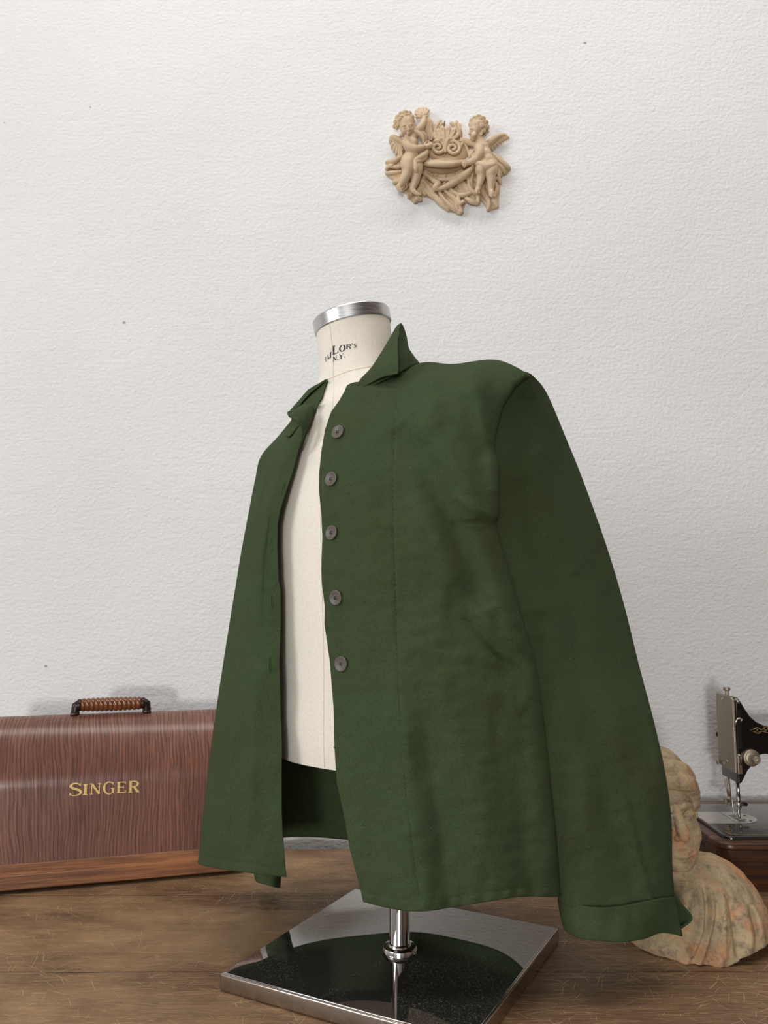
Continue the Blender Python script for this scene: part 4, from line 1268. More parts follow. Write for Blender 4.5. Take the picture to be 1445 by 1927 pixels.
# tension assembly
pd = PV(1414.5, 1426.5, YF-.004)
bm = bmesh.new()
lathe(bm, [(0, -.004), (.0150, -.004), (.0152, 0), (.0145, .0012), (.0125, .0018), (.0120, .0035), (.0105, .0040), (.0085, .0045), (.0080, .0070), (.0, .0070)], 40, align(W2M(pd), (0, -1, 0)), closed=False)
edge_split(bm_obj('tension_dial', bm, M['nickel'], mac), 35)
bm = bmesh.new()
lathe(bm, [(0, .006), (.0050, .006), (.0050, .011), (.0068, .0115), (.0072, .014), (.0070, .020), (.0060, .0215), (.0030, .0216), (.0030, .0226), (0, .0232)], 28, align(W2M(pd), (0, -1, 0)), closed=False)
edge_split(bm_obj('tension_knob', bm, M['nickel'], mac), 35)
bm = bmesh.new()
tube(bm, [W2M(PV(u, v, YF-.004)) for u, v in ((1388, 1420), (1393, 1421.5), (1394.5, 1427), (1394, 1445))], [.0014, .0018, .0018, .0012], 8)
bm_obj('thread_hook', bm, M['bright_nickel'], mac)
# top screw, small side knobs
bm = bmesh.new()
pt = PV(1367.5, 1304, 1.518)
lathe(bm, [(0, -.006), (.0033, -.006), (.0033, .004), (.0058, .0048), (.0064, .006), (.0064, .0095), (.0058, .0105), (0, .0107)], 16, Matrix.Translation(W2M(pt)), closed=False)
edge_split(bm_obj('pressure_screw', bm, M['nickel'], mac), 35)
bm = bmesh.new()
lathe(bm, [(0, -.004), (.0028, -.004), (.003, .003), (.0048, .004), (.0050, .007), (0, .008)], 16, align(W2M((.640, 1.5545, .2265)), (-.3, 1, 0)), closed=False)
bm_obj('rear_knob', bm, M['black'], mac)
bm = bmesh.new()
lathe(bm, [(0, -.002), (.002, -.002), (.002, .002), (.0050, .0028), (.0052, .005), (.0045, .0058), (0, .006)], 18, align(W2M((x0-.0035, 1.5475, .1785)), (-1, 0, 0)), closed=False)
bm_obj('thumb_screw', bm, M['nickel'], mac)
# needle bar, presser bar, clamp, foot
xb = .6455
bm = bmesh.new()
tube(bm, [W2M((xb+.003, 1.508, .152)), W2M((xb+.003, 1.508, .112))], .0034, 14)
bm_obj('presser_bar', bm, M['bright_nickel'], mac)
bm = bmesh.new()
tube(bm, [W2M((xb-.006, 1.528, .152)), W2M((xb-.005, 1.526, .115))], .0029, 14)
tube(bm, [W2M((xb-.011, 1.532, .15)), W2M((xb-.007, 1.528, .118))], .0012, 8)
bm_obj('needle_bar', bm, M['nickel'], mac)
bm = bmesh.new()
lathe(bm, [(0, 0), (.0055, 0), (.0058, .001), (.0058, .003), (.003, .0035), (.003, .010), (0, .010)], 18, align(W2M(PV(1363, 1507, 1.520)), (1, 0, 0)), closed=False)
tube(bm, [W2M(PV(1372, 1499, 1.522)), W2M(PV(1373, 1515, 1.522))], [.0035, .0042], 12)
bm_obj('needle_clamp', bm, M['nickel'], mac)
bm = bmesh.new()
lathe(bm, [(.0048, 0), (.0052, .002), (.0052, .008), (.0035, .0095)], 18, Matrix.Translation(W2M((xb+.003, 1.508, .1045))))
tube(bm, [W2M((xb+.003, 1.508, .106)), W2M((xb+.001, 1.506, .095)), W2M((xb+.001, 1.502, .0885))], [.004, .003, .0022], 12)
box_bm(bm, W2M((xb+.001, 1.496, .0882)), (.012, .018, .0018))
tube(bm, [W2M((xb-.003, 1.522, .115)), W2M((xb-.002, 1.518, .0862))], [.0012, .0007], 8)
bevel(bm_obj('presser_foot', bm, M['bright_nickel'], mac), .0006, 2)
bm = bmesh.new()
tube(bm, [W2M(PV(u, v, 1.506)) for u, v in ((1390.5, 1512.5), (1394, 1513), (1399, 1513), (1404, 1513.5), (1407, 1514))], [.0012, .0025, .0036, .0036, .0012], 12)
bm_obj('presser_lever', bm, M['black'], mac)
# hand wheel and motor boss beyond the pillar (outside the frame)
bm = bmesh.new()
lathe(bm, [(0, -.012), (.040, -.012), (.058, -.006), (.060, 0), (.058, .008), (.044, .012), (.020, .014), (0, .015)], 48, align(W2M((.926, 1.516, .225)), (1, 0, 0)), closed=False)
edge_split(bm_obj('hand_wheel', bm, M['japan'], mac), 35)
# gold transfers: scrollwork on the arm and on the bed
def scroll(V, F, f, curls, wid):
    for c in curls:
        q = cr(np.array(c, float), 5*len(c)); n = len(q); b = len(V)
        for i in range(n):
            t = q[min(i+1, n-1)]-q[max(i-1, 0)]; t = t/max(np.hypot(*t), 1e-9)
            nr = np.array([-t[1], t[0]])*wid*(.35+.65*math.sin(math.pi*min(1, (i+.5)/n)))
            V.append(f(*(q[i]+nr))); V.append(f(*(q[i]-nr)))
        for i in range(n-1): F.append((b+2*i, b+2*i+1, b+2*i+3, b+2*i+2))
V, F = [], []
curls = [[(1411,1373),(1414,1374),(1418,1371.5),(1423,1369),(1428,1370),(1432,1373),(1437,1371),(1441,1368),(1447,1369)],
         [(1417,1377),(1421,1377.5),(1425,1374),(1422,1371),(1418,1373)], [(1426,1377),(1430,1378),(1434,1376),(1438,1377),(1444,1379),(1450,1379)],
         [(1436,1369),(1439,1366),(1443,1366),(1445,1370),(1442,1374),(1438,1373),(1439,1370)], [(1421,1379),(1427,1380),(1432,1379)],
         [(1446,1372),(1452,1370),(1458,1372),(1460,1376),(1454,1378),(1448,1376)], [(1460,1373),(1470,1371),(1482,1373),(1494,1371)]]
scroll(V, F, lambda x, y: W2M(PV(x, y, YF-.0006)), curls, .55)
mesh_obj('gold_transfer', V, F, M['gilt_dim'], mac, False, world=False)
V, F = [], []
rs_ = np.random.RandomState(3)
curls = []
for k in range(13):
    x = .586+.010*k+.002*rs_.rand(); y = 1.4005+.006*rs_.rand()
    r = .0035+.0018*rs_.rand(); a0 = rs_.rand()*6; sg = 1 if k % 2 else -1
    curls.append([(x+r*(1-t*.6)*math.cos(a0+sg*t*5), y+r*(1-t*.6)*math.sin(a0+sg*t*5)) for t in np.linspace(0, 1, 8)])
for k in range(5):
    x = .583+.004*k; y = 1.410+.011*k
    curls.append([(x, y), (x+.003, y+.004), (x+.006, y+.003), (x+.005, y-.001), (x+.002, y+.001)])
curls.append([(.582, 1.447), (.5845, 1.425), (.591, 1.406), (.61, 1.4005), (.66, 1.3995), (.73, 1.3995), (.8, 1.3995)])
scroll(V, F, lambda x, y: Vector((x-MXc, y-MYc, .0860)), curls, .0006)
mesh_obj('gold_transfer', V, F, M['gilt_dim'], mac, False, world=False)
# ------------------------------------------------------------------ terracotta bust
BU = Vector((.452, 1.205, 0))
bust = thing('terracotta_bust', 'small weathered terracotta bust of a draped woman between jacket cuff and sewing machine', 'bust', BU)
h = .0014
Fd = Field((.335, 1.105, -.004), (.560, 1.300, .272), h)
X, Yg, Z = Fd.coords()
# draped shoulders: a squat dome, flattened by the broken-off lower edges
def XZ(u, v, Y=1.14): p = PV(u, v, Y); return (p.x, p.z)
Fd.ball((.450, 1.212, .000), (.1035, .100, .103), .004)
Fd.ball((.452, 1.205, .020), (.098, .088, .080), .01)
Fd.ball((.470, 1.212, .045), (.060, .062, .066), .02)
Fd.cone((.436, 1.205, .060), (.410, 1.195, .130), .036, .0255, .012)      # neck
F0 = Fd.F
# drapery folds: ridges that fan from the far shoulder down to the front edge
def fold(line, sig, amp):
    l = np.array([XZ(*q) for q in line])
    return ridge(X, Z, l, sig, amp)
rel = np.zeros_like(X)
for line, sg, am in (([(1318,1662),(1297,1712),(1262,1752),(1225,1800)], .0055, .0055), ([(1322,1660),(1318,1690),(1306,1740),(1280,1800),(1265,1822)], .0045, .006),
                     ([(1344,1662),(1338,1690),(1322,1735),(1303,1790),(1296,1822)], .0042, .0065), ([(1362,1664),(1355,1695),(1346,1740),(1340,1790),(1335,1826)], .0065, .0065),
                     ([(1352,1632),(1378,1660),(1396,1700),(1402,1750),(1398,1790)], .0060, .0050), ([(1366,1640),(1400,1675),(1424,1720),(1432,1760)], .0070, .0055),
                     ([(1332,1675),(1326,1710),(1312,1750)], .003, -.005), ([(1375,1690),(1372,1740),(1374,1790)], .005, -.007), ([(1410,1700),(1416,1740),(1412,1780)], .004, -.004),
                     ([(1240,1770),(1225,1790),(1215,1808)], .004, .004), ([(1308,1680),(1285,1722),(1250,1760)], .003, -.004), ([(1296,1668),(1290,1690),(1270,1712)], .004, .003)):
    rel += fold(line, sg, am)
front = np.clip((1.235-Yg)/.03, 0, 1)
Fd.F = Fd.F - 1.25*rel*front*np.clip((.118-Z)/.03, 0, 1)
# broken lower edges
Fd.plane_cut((0, 0, .0), (0, 0, -1))
c1 = on_z(1212, 1811, 0); c2 = on_z(1353, 1830, 0); c3 = on_z(1443, 1768, 0); c0 = on_z(1184, 1775, 0)
for a, b, uc in ((c0, c1, -.8), (c1, c2, -.5), (c2, c3, -1.5)):
    t = (b-a).normalized(); n = Vector((t.y, -t.x, uc)); Fd.plane_cut(tuple(a), tuple(n))
Fd.plane_cut(tuple(c3), (1, .25, .2))
Fd.plane_cut((0, 1.285, 0), (0, 1, .1))
# head, in head coordinates (x right, y away from the viewer, z up), unit = metre
HO = np.array([.4045, 1.172, .174])
yaw = Matrix.Rotation(R(4), 3, 'Z') @ Matrix.Rotation(R(-6), 3, 'X') @ Matrix.Rotation(R(-4), 3, 'Y')
def HP(x, y, z):
    p = yaw @ Vector((x, y, z)); return (HO[0]+p.x, HO[1]+p.y, HO[2]+p.z)
def B(c, r, k=.004, sub=False, rot=None): Fd.ball(HP(*c), r, k, sub, yaw @ rot if rot else yaw)
def Cn(a, b, ra, rb, k=.003, sub=False): Fd.cone(HP(*a), HP(*b), ra, rb, k, sub)
B((0, .020, .020), (.0395, .048, .060), .004)           # cranium
B((0, .002, -.012), (.0345, .037, .056), .006)          # face
B((0, -.008, -.046), (.0265, .027, .022), .012)         # jaw and chin
B((.0, -.0240, -.0575), (.0125, .0090, .0085), .008)
B((.020, -.010, -.020), (.016, .016, .022), .012)
B((-.020, -.010, -.020), (.016, .016, .022), .012)
_F0 = Fd.F.copy()
def surf(x, z):
    """distance of the bare face surface in head coordinates"""
    for y in np.arange(-.075, .02, .0004):
        p = (np.array(HP(x, y, z))-Fd.lo)/Fd.h
        i = np.clip(p.astype(int), 0, Fd.n-2); f = p-i
        v_ = 0.0
        for c in range(8):
            o_ = [(c >> k) & 1 for k in range(3)]
            w_ = 1.0
            for k in range(3): w_ *= f[k] if o_[k] else 1-f[k]
            v_ += w_*_F0[i[0]+o_[0], i[1]+o_[1], i[2]+o_[2]]
        if v_ < 0: return y
    return -.03
def Sp(x, dy, z): return HP(x, surf(x, z)+dy, z)
for s in (-1, 1):
    e = surf(s*.0170, .0075)
    B((s*.0165, e-.0024, .0082), (.0110, .0058, .0068), .004, True)
    B((s*.0172, e+.0036, .0066), (.0086, .0058, .0047), .0010)
    Fd.path([Sp(s*.0080, .0006, .0062), Sp(s*.0125, -.0010, .0106), Sp(s*.0175, -.0014, .0114), Sp(s*.0228, -.0006, .0088), Sp(s*.0262, .0012, .0058)], [.0010, .0012, .0012, .0011, .0008], .0012, False, 18)
    Fd.path([Sp(s*.0085, .0010, .0056), Sp(s*.0130, .0004, .0022), Sp(s*.0180, .0002, .0014), Sp(s*.0240, .0012, .0040)], [.0008, .0010, .0010, .0007], .0014, False, 14)
    Fd.path([Sp(s*.0055, .0010, .0160), Sp(s*.0140, .0006, .0192), Sp(s*.0215, .0010, .0182), Sp(s*.0275, .0020, .0140)], [.0020, .0024, .0022, .0016], .005, False, 14)
n0, n1 = surf(0, .016), surf(0, -.018)
Fd.path([HP(0, n0+.0010, .0190), HP(0, n0-.0012, .0080), HP(0, n1-.0050, -.0060), HP(0, n1-.0078, -.0170)], [.0040, .0044, .0054, .0062], .0045, False, 14)
B((0, n1-.0076, -.0190), (.0066, .0064, .0052), .003)
for s in (-1, 1): B((s*.0066, n1-.0010, -.0205), (.0044, .0050, .0040), .003)
xs = (-.0150, -.0075, 0, .0075, .0150)
Fd.path([Sp(x, .0006, -.0392+.06*abs(x)*.5) for x in xs], [.0008, .0022, .0026, .0022, .0008], .0022, False, 20)
Fd.path([Sp(x, .0006, -.0448+.10*abs(x)*.9) for x in xs], [.0008, .0026, .0032, .0026, .0008], .0026, False, 20)
Fd.path([Sp(x, -.0016, -.0418+.05*abs(x)*.9) for x in (-.0165, -.008, 0, .008, .0165)], [.0010, .0013, .0013, .0013, .0010], .0010, True, 20)
Fd.path([Sp(x, -.0006, -.0505) for x in (-.008, 0, .008)], [.0014, .0018, .0014], .003, True, 10)
# hair: rolled band over the brow, swept-back mass, curls by the ear
B((0, .022, .052), (.0400, .046, .044), .006)
B((-.004, .022, .068), (.032, .036, .028), .010)
for s in (-1, 1):
    Fd.path([HP(0, -.0260, .0520), HP(s*.016, -.0260, .0510), HP(s*.031, -.0140, .0430), HP(s*.0405, .004, .0260), HP(s*.0425, .014, .010)], [.0088, .0088, .0088, .0085, .0075], .005, False, 24)
    Fd.path([HP(0, -.0170, .0680), HP(s*.018, -.0160, .0660), HP(s*.034, -.002, .0540), HP(s*.041, .014, .0370)], [.0085, .0088, .0085, .008], .006, False, 20)
    for (x, y, z, r) in ((.0425, .006, .022, .0072), (.0438, .010, .010, .0070), (.0420, .014, -.002, .0062), (.0425, .014, .032, .0075), (.0400, .002, .034, .0070), (.0405, .004, .014, .0062)):
        Fd.ball(HP(s*x, y, z), r, .0018)
# rough broken surface
rs_ = np.random.RandomState(11)
nz = np.zeros_like(X)
for s_, am in ((.006, .0005), (.0028, .00025)):
    for k in range(14):
        w_ = rs_.normal(size=3)/s_; nz += am/3.2*np.sin(X*w_[0]+Yg*w_[1]+Z*w_[2]+rs_.uniform(0, 6.28))
Fd.F = Fd.F+nz
V, Fq = Fd.mesh()
mesh_obj('head_and_shoulders', V, Fq, M['terracotta'], bust)
# ------------------------------------------------------------------ cherub wall bracket
S_ = .000250                      # metre per unit of depth
pz = PV(838, 305, YW)
plq = thing('cherub_wall_sconce', 'ivory resin wall ornament of two cherubs holding a basin above swirling drapery', 'wall ornament', (pz.x, YW, pz.z))
def Q(x, y, d=0):
    """drawing units (0..1445 across, 0..1156 down) and height off the wall -> world"""
    return P(700+x*300/1445, 180+y*240/1156, YW-d*S_)
def U(r): return r*S_
class Rel(Field):
    def __init__(self, x0, y0, x1, y1, dmax, hs=.0009):
        a = Q(x0, y1, dmax); b = Q(x1, y0, 0); a0_ = Q(x0, y1, 0); b0_ = Q(x1, y0, dmax)
        a = np.minimum(np.minimum(a, a0_), np.minimum(b, b0_)); b = np.maximum(np.maximum(Q(x1, y0, 0), a0_), b0_)
        super().__init__((a[0], YW-dmax*S_, a[2]), (b[0], YW+.0008, b[2]), hs)
    def c(self, a, b, ra, rb, k=8, sub=False): self.cone(Q(*a), Q(*b), U(ra), U(rb), U(k), sub)
    def p(self, pts, r, k=8, n=None, sub=False):
        r = [U(q) for q in r] if hasattr(r, '__len__') else U(r)
        self.path([Q(*q) for q in pts], r, U(k), sub, n or 5*len(pts))
    def b(self, c, r, k=8, sub=False, rot=0.0):
        m = Matrix.Rotation(R(-rot), 3, 'Y') if rot else None
        self.ball(Q(*c), [U(r[0]), U(r[2]), U(r[1])] if hasattr(r, '__len__') else U(r), U(k), sub, m)
    def done(self, name, parent=None, label=None):
        self.plane_cut((0, YW, 0), (0, 1, 0))
        V, F = self.mesh()
        return tag(mesh_obj(name, V, F, M['resin'], parent if parent is not None else plq), label)

# --- drapery behind and below
D = Rel(90, 480, 1300, 1110, 125, .00095)
X, Yg, Z = D.coords()
out = [(130,590),(200,560),(260,500),(300,520),(440,600),(640,640),(850,620),(960,560),(1100,520),(1170,545),(1215,590),(1262,655),(1225,700),(1165,725),(1165,800),(1155,900),(1150,1005),(1095,1028),(1045,1042),(1028,985),(985,935),(965,985),(925,985),(865,945),(842,985),(815,1078),(770,1070),(745,1040),(690,1046),(640,985),(585,950),(520,915),(465,905),(440,945),(385,968),(335,930),(310,880),(255,860),(195,790),(190,760),(130,715),(125,670),(150,640)]
poly = np.array([Q(x, y, 30)[[0, 2]] for x, y in out])
# signed distance to the outline
dist = np.full(X[:, 0, :].shape, 1e9); ins = np.zeros(X[:, 0, :].shape, bool)
px, pz_ = X[:, 0, :], Z[:, 0, :]
for i in range(len(poly)):
    a, b = poly[i], poly[(i+1) % len(poly)]
    d = b-a; t = np.clip(((px-a[0])*d[0]+(pz_-a[1])*d[1])/(d @ d), 0, 1)
    dist = np.minimum(dist, np.hypot(px-a[0]-t*d[0], pz_-a[1]-t*d[1]))
    cr_x = ((a[1] > pz_) != (b[1] > pz_)) & (px < (b[0]-a[0])*(pz_-a[1])/np.where(abs(b[1]-a[1]) < 1e-12, 1e-12, b[1]-a[1])+a[0])
    ins ^= cr_x
sd = np.where(ins, -dist, dist)
cq = Q(660, 560, 30)
th_ = np.arctan2(px-cq[0], cq[2]-pz_); rr_ = np.hypot(px-cq[0], pz_-cq[2])
pl_ = np.sin(th_*15+1.6*np.sin(rr_/.021)+.8) + .6*np.sin(th_*27-1.3*np.sin(rr_/.016)+2)
hgt = U(20)+np.clip(-sd/U(60), 0, 1)**.6*U(14) + U(11)*np.sign(pl_)*np.abs(pl_)**.7*np.clip(-sd/U(25), 0.25, 1)*np.clip((rr_-.035)/.02, 0, 1)
D.F = np.maximum(sd[:, None, :]+np.zeros_like(X), (YW-Yg)-hgt[:, None, :])
folds = [
 ([(455,690,55),(560,770,62),(600,800,66),(570,835,70),(610,850,60),(720,800,62),(850,720,58),(920,650,60)], [14,20,22,22,18,26,26,16]),
 ([(470,720,45),(620,760,55),(760,740,58),(900,660,55)], [10,14,18,12]),
 ([(445,740,40),(520,850,48),(600,950,42),(690,1035,30)], [12,18,20,14]),
 ([(430,780,40),(480,860,44),(560,930,36)], [10,14,10]),
 ([(600,850,45),(640,930,46),(720,1010,42),(800,1065,34)], [10,15,18,14]),
 ([(640,845,45),(700,900,48),(770,970,46),(815,1050,36)], [9,13,15,12]),
 ([(700,840,44),(780,900,50),(850,900,50),(900,880,44)], [9,14,17,10]),
 ([(780,900,48),(790,980,52),(830,960,48)], [12,14,10]),
 ([(870,740,44),(885,820,56),(900,860,58),(960,900,50),(960,970,40)], [10,14,16,18,14]),
 ([(920,680,44),(900,780,50),(910,850,50)], [9,12,10]),
 ([(1010,820,44),(1010,880,50),(1060,960,46),(1050,1030,36)], [12,17,18,14]),
 ([(1110,780,44),(1130,860,50),(1100,930,50),(1135,1000,38)], [12,18,18,13]),
 ([(1090,530,40),(1170,600,48),(1240,655,40)], [14,22,15]),
 ([(1110,580,40),(1170,650,48),(1200,700,38)], [13,18,12]),
 ([(1120,640,40),(1150,700,44),(1165,720,38)], [13,15,10]),
 ([(1100,700,38),(1140,720,44),(1160,790,40)], [10,14,10]),
 ([(135,605,44),(190,600,50),(270,550,46)], [15,20,16]),
 ([(130,665,40),(160,640,48),(230,650,50),(260,640,46)], [12,15,16,12]),
 ([(130,705,36),(200,700,44),(270,690,46)], [12,14,12]),
 ([(195,785,36),(250,770,44),(290,720,46)], [12,15,12]),
 ([(260,855,36),(300,830,46),(340,760,46)], [12,16,12]),
 ([(330,920,36),(360,880,44),(350,800,46)], [12,16,12]),
 ([(385,960,34),(410,930,44),(440,940,38)], [14,18,12]),
 ([(440,900,36),(430,850,46),(400,900,40)], [10,14,10]),
 ([(480,900,34),(440,830,44),(440,760,44)], [9,13,9]),
 ([(850,930,42),(900,960,48),(950,975,42)], [12,17,12]),
]
folds += [([(850,640,40),(880,600,50),(900,550,56),(895,500,50)], [14,20,22,14]), ([(880,680,44),(930,640,56),(940,580,60),(930,530,54)], [14,20,20,12]),
 ([(500,610,40),(470,560,46),(505,510,44)], [14,16,10]), ([(1000,760,44),(1010,820,48)], [10,14]), ([(960,700,40),(1020,740,46),(1090,760,46),(1140,750,40)], [10,14,14,10]),
 ([(560,900,40),(600,960,46),(650,1010,38)], [9,13,9]), ([(720,900,44),(760,960,50),(770,1040,40)], [9,14,10]), ([(480,800,50),(540,880,52),(580,950,40)], [8,12,8])]
for pts, r in folds: D.p(pts, [q*1.15 for q in r], 7, 26)
grooves = [([(500,760,70),(590,880,62),(680,1000,50)], 7), ([(660,880,66),(740,990,60),(780,1060,50)], 7), ([(300,790,64),(320,860,60),(350,920,50)], 6),
           ([(1075,800,70),(1085,880,68),(1080,1000,56)], 8), ([(940,720,66),(950,800,66),(940,880,66)], 8), ([(1130,590,62),(1200,650,58)], 6), ([(180,640,60),(240,610,64)], 6), ([(820,800,72),(760,860,66)], 6), ([(370,780,64),(390,860,60),(380,930,54)], 6)]
for pts, r in grooves: D.p(pts, r, 5, 14, True)
drape = D.done('drapery')

# --- back shell: scrolls, palmette and leaves
K = Rel(480, 210, 900, 640, 130)
K.b((690, 490, 0), (205, 130, 58), 8)
K.b((680, 520, 62), (175, 72, 30), 14, True)
for s, x0 in ((-1, 665), (1, 668)):
    sp_ = []
    cx, cy = (598, 470) if s < 0 else (735, 478)
    for t in np.linspace(0, 1, 26):
        a = R(90)+s*R(-20)+s*(t*R(560)); r = 62*(1-t)**.8+7
        sp_.append((cx-s*r*math.cos(a)*-1 if False else cx+s*r*math.cos(a)*-1, cy-r*math.sin(a)*.9, 66+12*t))
    K.p(sp_, list(np.linspace(17, 9, 26)), 4, 60)
    K.p([(666, 505, 72), (660 if s < 0 else 674, 430, 80), (640 if s < 0 else 700, 395, 78), (cx+s*-4, cy-58, 72)], [12, 15, 16, 16], 5, 20)
    K.p([(cx-s*0+s*62, cy-5, 60), (cx+s*95, cy-50, 52), (cx+s*135, cy+20, 44), (cx+s*145, cy+70, 40)], [14, 13, 11, 8], 6, 20)
for (tx, ty, r0, r1) in ((568, 345, 8, 20), (600, 310, 8, 22), (640, 292, 8, 23), (690, 290, 8, 23), (735, 306, 8, 22), (768, 345, 8, 20)):
    K.p([(667, 500, 70), ((667*.6+tx*.4), 420, 70), (tx, ty+25, 58), (tx+(tx-667)*.08, ty, 50)], [r0, r0+3, r1, r1*.8], 3, 18)
    K.p([((667*.62+tx*.38), 415, 88), (tx, ty+12, 84)], [4, 10], 3, 8, True)
for pts, r in (([(560,360,40),(575,300,50),(605,250,46),(625,232,40)], [14,20,20,10]), ([(590,300,46),(630,260,50),(645,258,44)], [10,14,9]), ([(575,290,44),(570,262,40)], [10,7]),
               ([(800,370,40),(790,320,52),(765,265,48),(768,232,40)], [16,24,24,10]), ([(770,290,50),(725,255,48),(712,246,42)], [14,16,8]), ([(790,290,46),(800,262,42)], [12,7]), ([(795,340,46),(810,350,42)], [12,8])):
    K.p(pts, r, 5, 18)
for pts in ([(580,330,66),(610,262,64)], [(785,330,74),(765,255,70)]): K.p(pts, 5, 3, 8, True)
K.done('shell_crest')

# --- basin with a lighter rolled rim
G = Rel(425, 570, 860, 745, 160)
G.b((635, 620, 20), (205, 108, 112), 6)
a = Q(0, 612, 60); G.plane_cut(tuple(a), (0, 0, 1))
G.b((645, 596, 30), (165, 34, 84), 6, True)
bas = G.done('basin')
G2 = Rel(415, 560, 870, 690, 175)
G2.p([(440, 612, 40), (480, 620, 92), (560, 624, 128), (650, 626, 138), (740, 622, 128), (800, 612, 100), (845, 600, 60)], [10, 17, 21, 23, 22, 18, 12], 6, 40)
G2.p([(450, 600, 40), (500, 600, 92), (580, 604, 122), (650, 606, 130), (740, 602, 120), (800, 596, 90), (840, 590, 56)], [6, 12, 15, 16, 15, 12, 8], 6, 40)
G2.done('rim', bas, 'paler rolled cloth rim')

# --- left cherub
def curls(A, spots, seed):
    rs = np.random.RandomState(seed)
    for (x, y, d, r) in spots:
        A.b((x, y, d), r, 6)
        a0 = rs.rand()*6.28
        A.p([(x+r*.75*(1-t*.7)*math.cos(a0+t*7), y+r*.75*(1-t*.7)*math.sin(a0+t*7), d+r*.80) for t in np.linspace(0, 1, 9)], 3.4, 2, 18, True)
Lc = Rel(140, 95, 600, 930, 230)
# head, tilted a little, looking down to the right
Lc.b((312, 262, 118), (64, 84, 70), 8, rot=-8)
Lc.b((325, 300, 128), (54, 56, 58), 16)
Lc.b((292, 318, 148), (26, 26, 24), 14); Lc.b((352, 306, 150), (24, 26, 24), 14)
Lc.b((334, 350, 160), (18, 14, 16), 10)
for (ex_, ey_) in ((294, 290), (348, 280)):
    Lc.b((ex_, ey_, 186), (17, 11, 14), 6, True); Lc.b((ex_, ey_+2, 174), (11, 6, 9), 3)
    Lc.p([(ex_-20, ey_-14, 172), (ex_, ey_-20, 182), (ex_+20, ey_-16, 172)], [4, 6, 4], 6, 9)
Lc.p([(323, 278, 180), (328, 302, 196), (329, 314, 198)], [6, 9, 11], 5, 9)
Lc.p([(312, 330, 180), (330, 333, 188), (348, 327, 180)], [4, 6, 4], 4, 9); Lc.p([(316, 339, 180), (331, 343, 186), (346, 337, 180)], [4, 6, 4], 4, 9)
Lc.p([(308, 333, 190), (330, 338, 198), (350, 331, 190)], [2.5, 3.5, 2.5], 3, 9, True)
hair = [(232,200,100,26),(262,172,110,28),(300,158,112,28),(338,165,110,26),(362,195,104,24),(372,228,96,20),(218,240,92,24),(204,278,84,20),(226,292,84,18),(246,225,136,26),(272,198,150,26),(310,186,156,25),(345,200,148,22),(240,262,130,20),(366,258,104,16),(290,165,140,22),(330,178,138,20)]
# body
Lc.c((330, 350, 110), (345, 400, 92), 40, 46, 14)
Lc.b((350, 432, 96), (66, 62, 56), 16); Lc.b((362, 500, 102), (62, 62, 58), 18); Lc.b((362, 548, 108), (66, 54, 60), 16)
Lc.b((320, 418, 138), (24, 20, 14), 14); Lc.b((378, 420, 138), (22, 20, 14), 14)
Lc.b((390, 545, 176), (6, 7, 10), 5, True)
# arm across the chest, hand on the shell
Lc.p([(308, 420, 112), (325, 460, 148), (372, 484, 158), (430, 478, 150), (470, 466, 130)], [36, 34, 30, 26, 19], 10, 22)
Lc.b((484, 462, 124), (24, 20, 15), 8)
for (a_, b_) in (((492, 446, 126), (536, 424, 112)), ((500, 454, 128), (548, 436, 112)), ((502, 464, 126), (548, 450, 108)), ((498, 474, 122), (536, 466, 104)), ((474, 446, 130), (492, 418, 130))): Lc.c(a_, b_, 9, 7, 4)
# raised arm
Lc.p([(378, 372, 92), (412, 320, 100), (440, 290, 104), (462, 250, 98), (472, 210, 92)], [34, 32, 30, 26, 19], 10, 22)
Lc.b((474, 190, 92), (22, 24, 16), 8)
for (a_, b_) in (((460, 180, 100), (440, 172, 98)), ((466, 170, 104), (452, 150, 98)), ((478, 166, 104), (474, 146, 96)), ((490, 172, 100), (494, 152, 92)), ((492, 190, 96), (508, 180, 88))): Lc.c(a_, b_, 8, 6, 4)
# legs
Lc.p([(335, 575, 118), (318, 620, 146), (330, 672, 152)], [58, 54, 42], 14, 14)
Lc.p([(330, 672, 150), (302, 735, 138), (268, 790, 124), (254, 815, 118)], [42, 38, 26, 21], 8, 16)
Lc.p([(254, 812, 118), (240, 832, 128), (258, 862, 134)], [22, 20, 13], 6, 10)
for k in range(5): Lc.c((228+k*10, 838+k*5, 134), (230+k*11, 852+k*4, 138), 6, 5, 3)
Lc.p([(400, 610, 108), (410, 660, 118), (402, 712, 118)], [50, 46, 38], 14, 12)
Lc.p([(402, 712, 116), (392, 770, 106), (372, 830, 96), (366, 852, 94)], [38, 36, 24, 20], 8, 14)
Lc.p([(366, 852, 94), (385, 872, 104), (420, 895, 108)], [20, 18, 11], 6, 10)
for k in range(5): Lc.c((400+k*7, 872+k*4, 112), (412+k*6, 884+k*4, 112), 6, 4.5, 3)
cher = Lc.done('cherub', None, 'cherub with raised arm and tilted head')
Hh = Rel(180, 125, 400, 330, 200); curls(Hh, hair, 3); Hh.done('hair', cher)
# wing
Wg = Rel(140, 340, 320, 600, 110)
Wg.b((222, 425, 36), (60, 62, 34), 10); Wg.p([(300, 440, 60), (230, 400, 62), (185, 380, 54), (170, 420, 46)], [24, 26, 22, 18], 8, 18)
for i, (x, y) in enumerate(((178, 470), (196, 500), (216, 525), (238, 545), (258, 555))): Wg.p([(215+i*10, 430+i*8, 56), (x+10, y-25, 52), (x, y+6, 40)], [16, 15, 9], 3, 12)
for r_i, yy in enumerate((412, 438, 462)):
    for k in range(4): Wg.b((196+k*22+r_i*6, yy+k*8, 62-r_i*3), (13, 15, 12), 2.5)
Wg.done('wing', cher)
